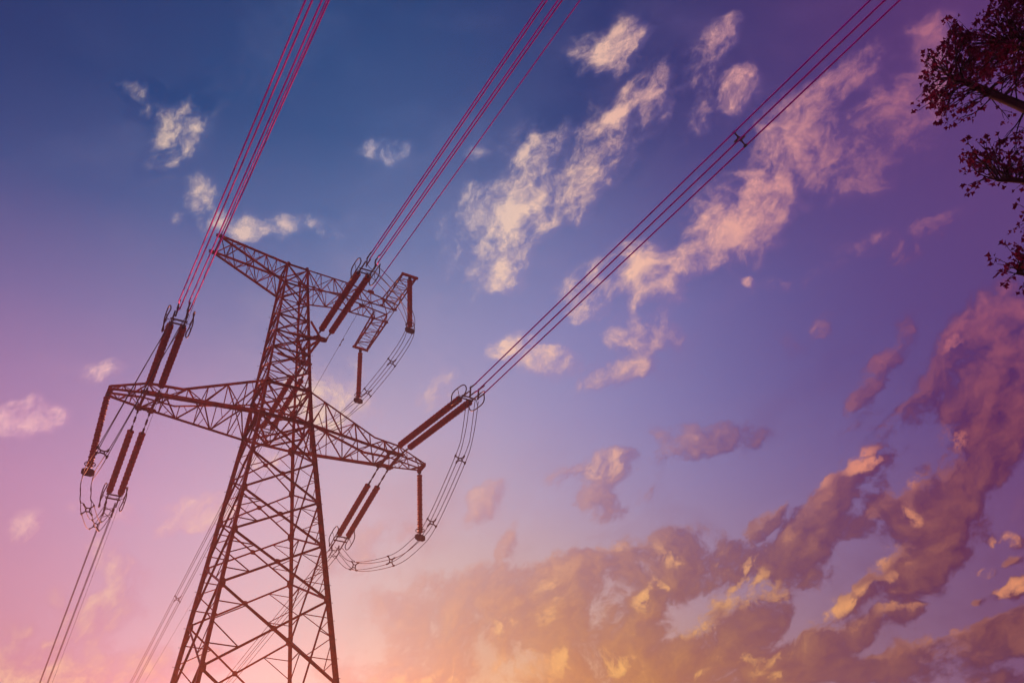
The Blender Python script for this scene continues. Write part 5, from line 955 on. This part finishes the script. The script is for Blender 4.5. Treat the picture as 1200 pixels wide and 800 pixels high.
def blobs(vec, table):
    """sum of soft elliptical patches round given sky directions: (x axis, x offset, y axis, y offset, weight)"""
    acc = None
    for i, (ex, x0, ey, y0, wt) in enumerate(table):
        if i and i % 8 == 0:      # evaluate in short batches (keeps the shader's working memory small)
            vec = vmath('ADD', vec, vmath('SCALE', (1., 1., 1.), scale=math_('MULTIPLY', acc, 1e-9)))
        a = math_('SUBTRACT', vmath('DOT_PRODUCT', vec, ex), x0); b = math_('SUBTRACT', vmath('DOT_PRODUCT', vec, ey), y0)
        q = math_('SUBTRACT', 1., math_('MULTIPLY_ADD', b, b, math_('MULTIPLY', a, a)), clamp=True)
        q = math_('MULTIPLY', q, q)
        acc = math_('MULTIPLY', q, wt) if acc is None else math_('MULTIPLY_ADD', q, wt, acc)
    return acc
acc = blobs(DW, CLOUDS)
NV = vmath('SUBTRACT', DW, vmath('SCALE', STREAK, scale=math_('MULTIPLY', vmath('DOT_PRODUCT', DW, STREAK), .30)))
fb_ = noise_(NV, 17., 9., .68)
vor = CUR[0].nodes.new('ShaderNodeTexVoronoi'); vor.feature = 'F1'; vor.normalize = True
CUR[0].links.new(NV, vor.inputs['Vector']); vor.inputs['Scale'].default_value = 24.; vor.inputs['Detail'].default_value = 3.; vor.inputs['Roughness'].default_value = .58; vor.inputs['Lacunarity'].default_value = 2.3
puff = math_('MULTIPLY_ADD', vor.outputs['Distance'], -PUFF_AMP, PUFF_AMP * PUFF_MID)
tot = math_('ADD', math_('MULTIPLY_ADD', math_('MINIMUM', math_('MAXIMUM', math_('SUBTRACT', acc, 1.25), 0.), 1.), .38, math_('MINIMUM', acc, .74)), math_('ADD', math_('MULTIPLY_ADD', fb_.outputs['Fac'], FB_AMP, -FB_AMP * .5), puff))
tot = math_('MULTIPLY', tot, remap(acc, .0, .22))
grp.links.new(tot, go.inputs[0]); grp.links.new(acc, go.inputs[1])
CUR[0] = nt
def field(vec):
    n = N.new('ShaderNodeGroup'); n.node_tree = grp; LK.new(vec, n.inputs[0]); return n.outputs
f0 = field(DWARP)
f1 = field(vmath('ADD', DWARP, CLOUD_LIGHT))
mode = math_('MULTIPLY', grid(MODE_ROWS), 1.)      # 0: thin clouds, bright where thick; 1: heavy clouds, bright on the side of the sun
cov0 = remap(f0[0], -.28, 1.25, kind='SMOOTHSTEP'); cov1 = remap(f0[0], -.06, .50, kind='SMOOTHSTEP')
cov = math_('ADD', math_('MULTIPLY', cov0, math_('SUBTRACT', 1., mode)), math_('MULTIPLY', cov1, mode))
dn = math_('SUBTRACT', f0[0], f1[0]); db = math_('SUBTRACT', f0[1], f1[1])
core = math_('ADD', remap(f0[0], .25, 1.35), math_('MULTIPLY', dn, .55))
edge = remap(f0[0], .25, 1.1, 1., .15, kind='SMOOTHSTEP')
spots = blobs(DWARP, SUNLIT)
back = grid(BACK_ROWS)                               # how much of the low sun shines through thin cloud
trans = math_('MULTIPLY', remap(f0[0], .05, .70, 1.25, 0., kind='SMOOTHSTEP'), back)
spotl = math_('MULTIPLY', math_('MULTIPLY', spots, 1.45), remap(dn, -.16, .50, 0., 1.25))
rim = math_('ADD', math_('MINIMUM', math_('ADD', math_('MULTIPLY', math_('MULTIPLY', db, .7), edge), math_('MULTIPLY_ADD', dn, .42, -.34)), math_('MULTIPLY_ADD', back, .26, .04)), spotl)
rim = math_('MAXIMUM', math_('ADD', rim, trans), 0.)
rim = math_('MULTIPLY', math_('SUBTRACT', 1., math_('POWER', 2.718, math_('MULTIPLY', rim, -1.1))), 1.1)
lit = math_('ADD', math_('MULTIPLY', core, math_('SUBTRACT', 1., mode)), math_('MULTIPLY', rim, mode), clamp=True)
cloudc = mixc(lit, shc, litc)
veil = noise_(vmath('MULTIPLY', DIR, (1., 1., 1.6)), 5., 6., .62, .4)
veilf = math_('MULTIPLY', remap(veil.outputs['Fac'], .5, .78, kind='SMOOTHSTEP'), .34)
sky2 = mixc(veilf, sky, shc)
col = mixc(math_('MULTIPLY', cov, .93), sky2, cloudc)
nis = N.new('ShaderNodeTexSky'); nis.sky_type = 'NISHITA'; nis.sun_disc = False; nis.sun_elevation = SUN_EL; nis.sun_rotation = SUN_AZ
nisw = vmath('SCALE', nis.outputs[0], scale=NISHITA_SHARE)
final = vmath('ADD', vmath('SCALE', col, scale=10.), nisw)
LK.new(final, bg.inputs['Color']); bg.inputs['Strength'].default_value = .1
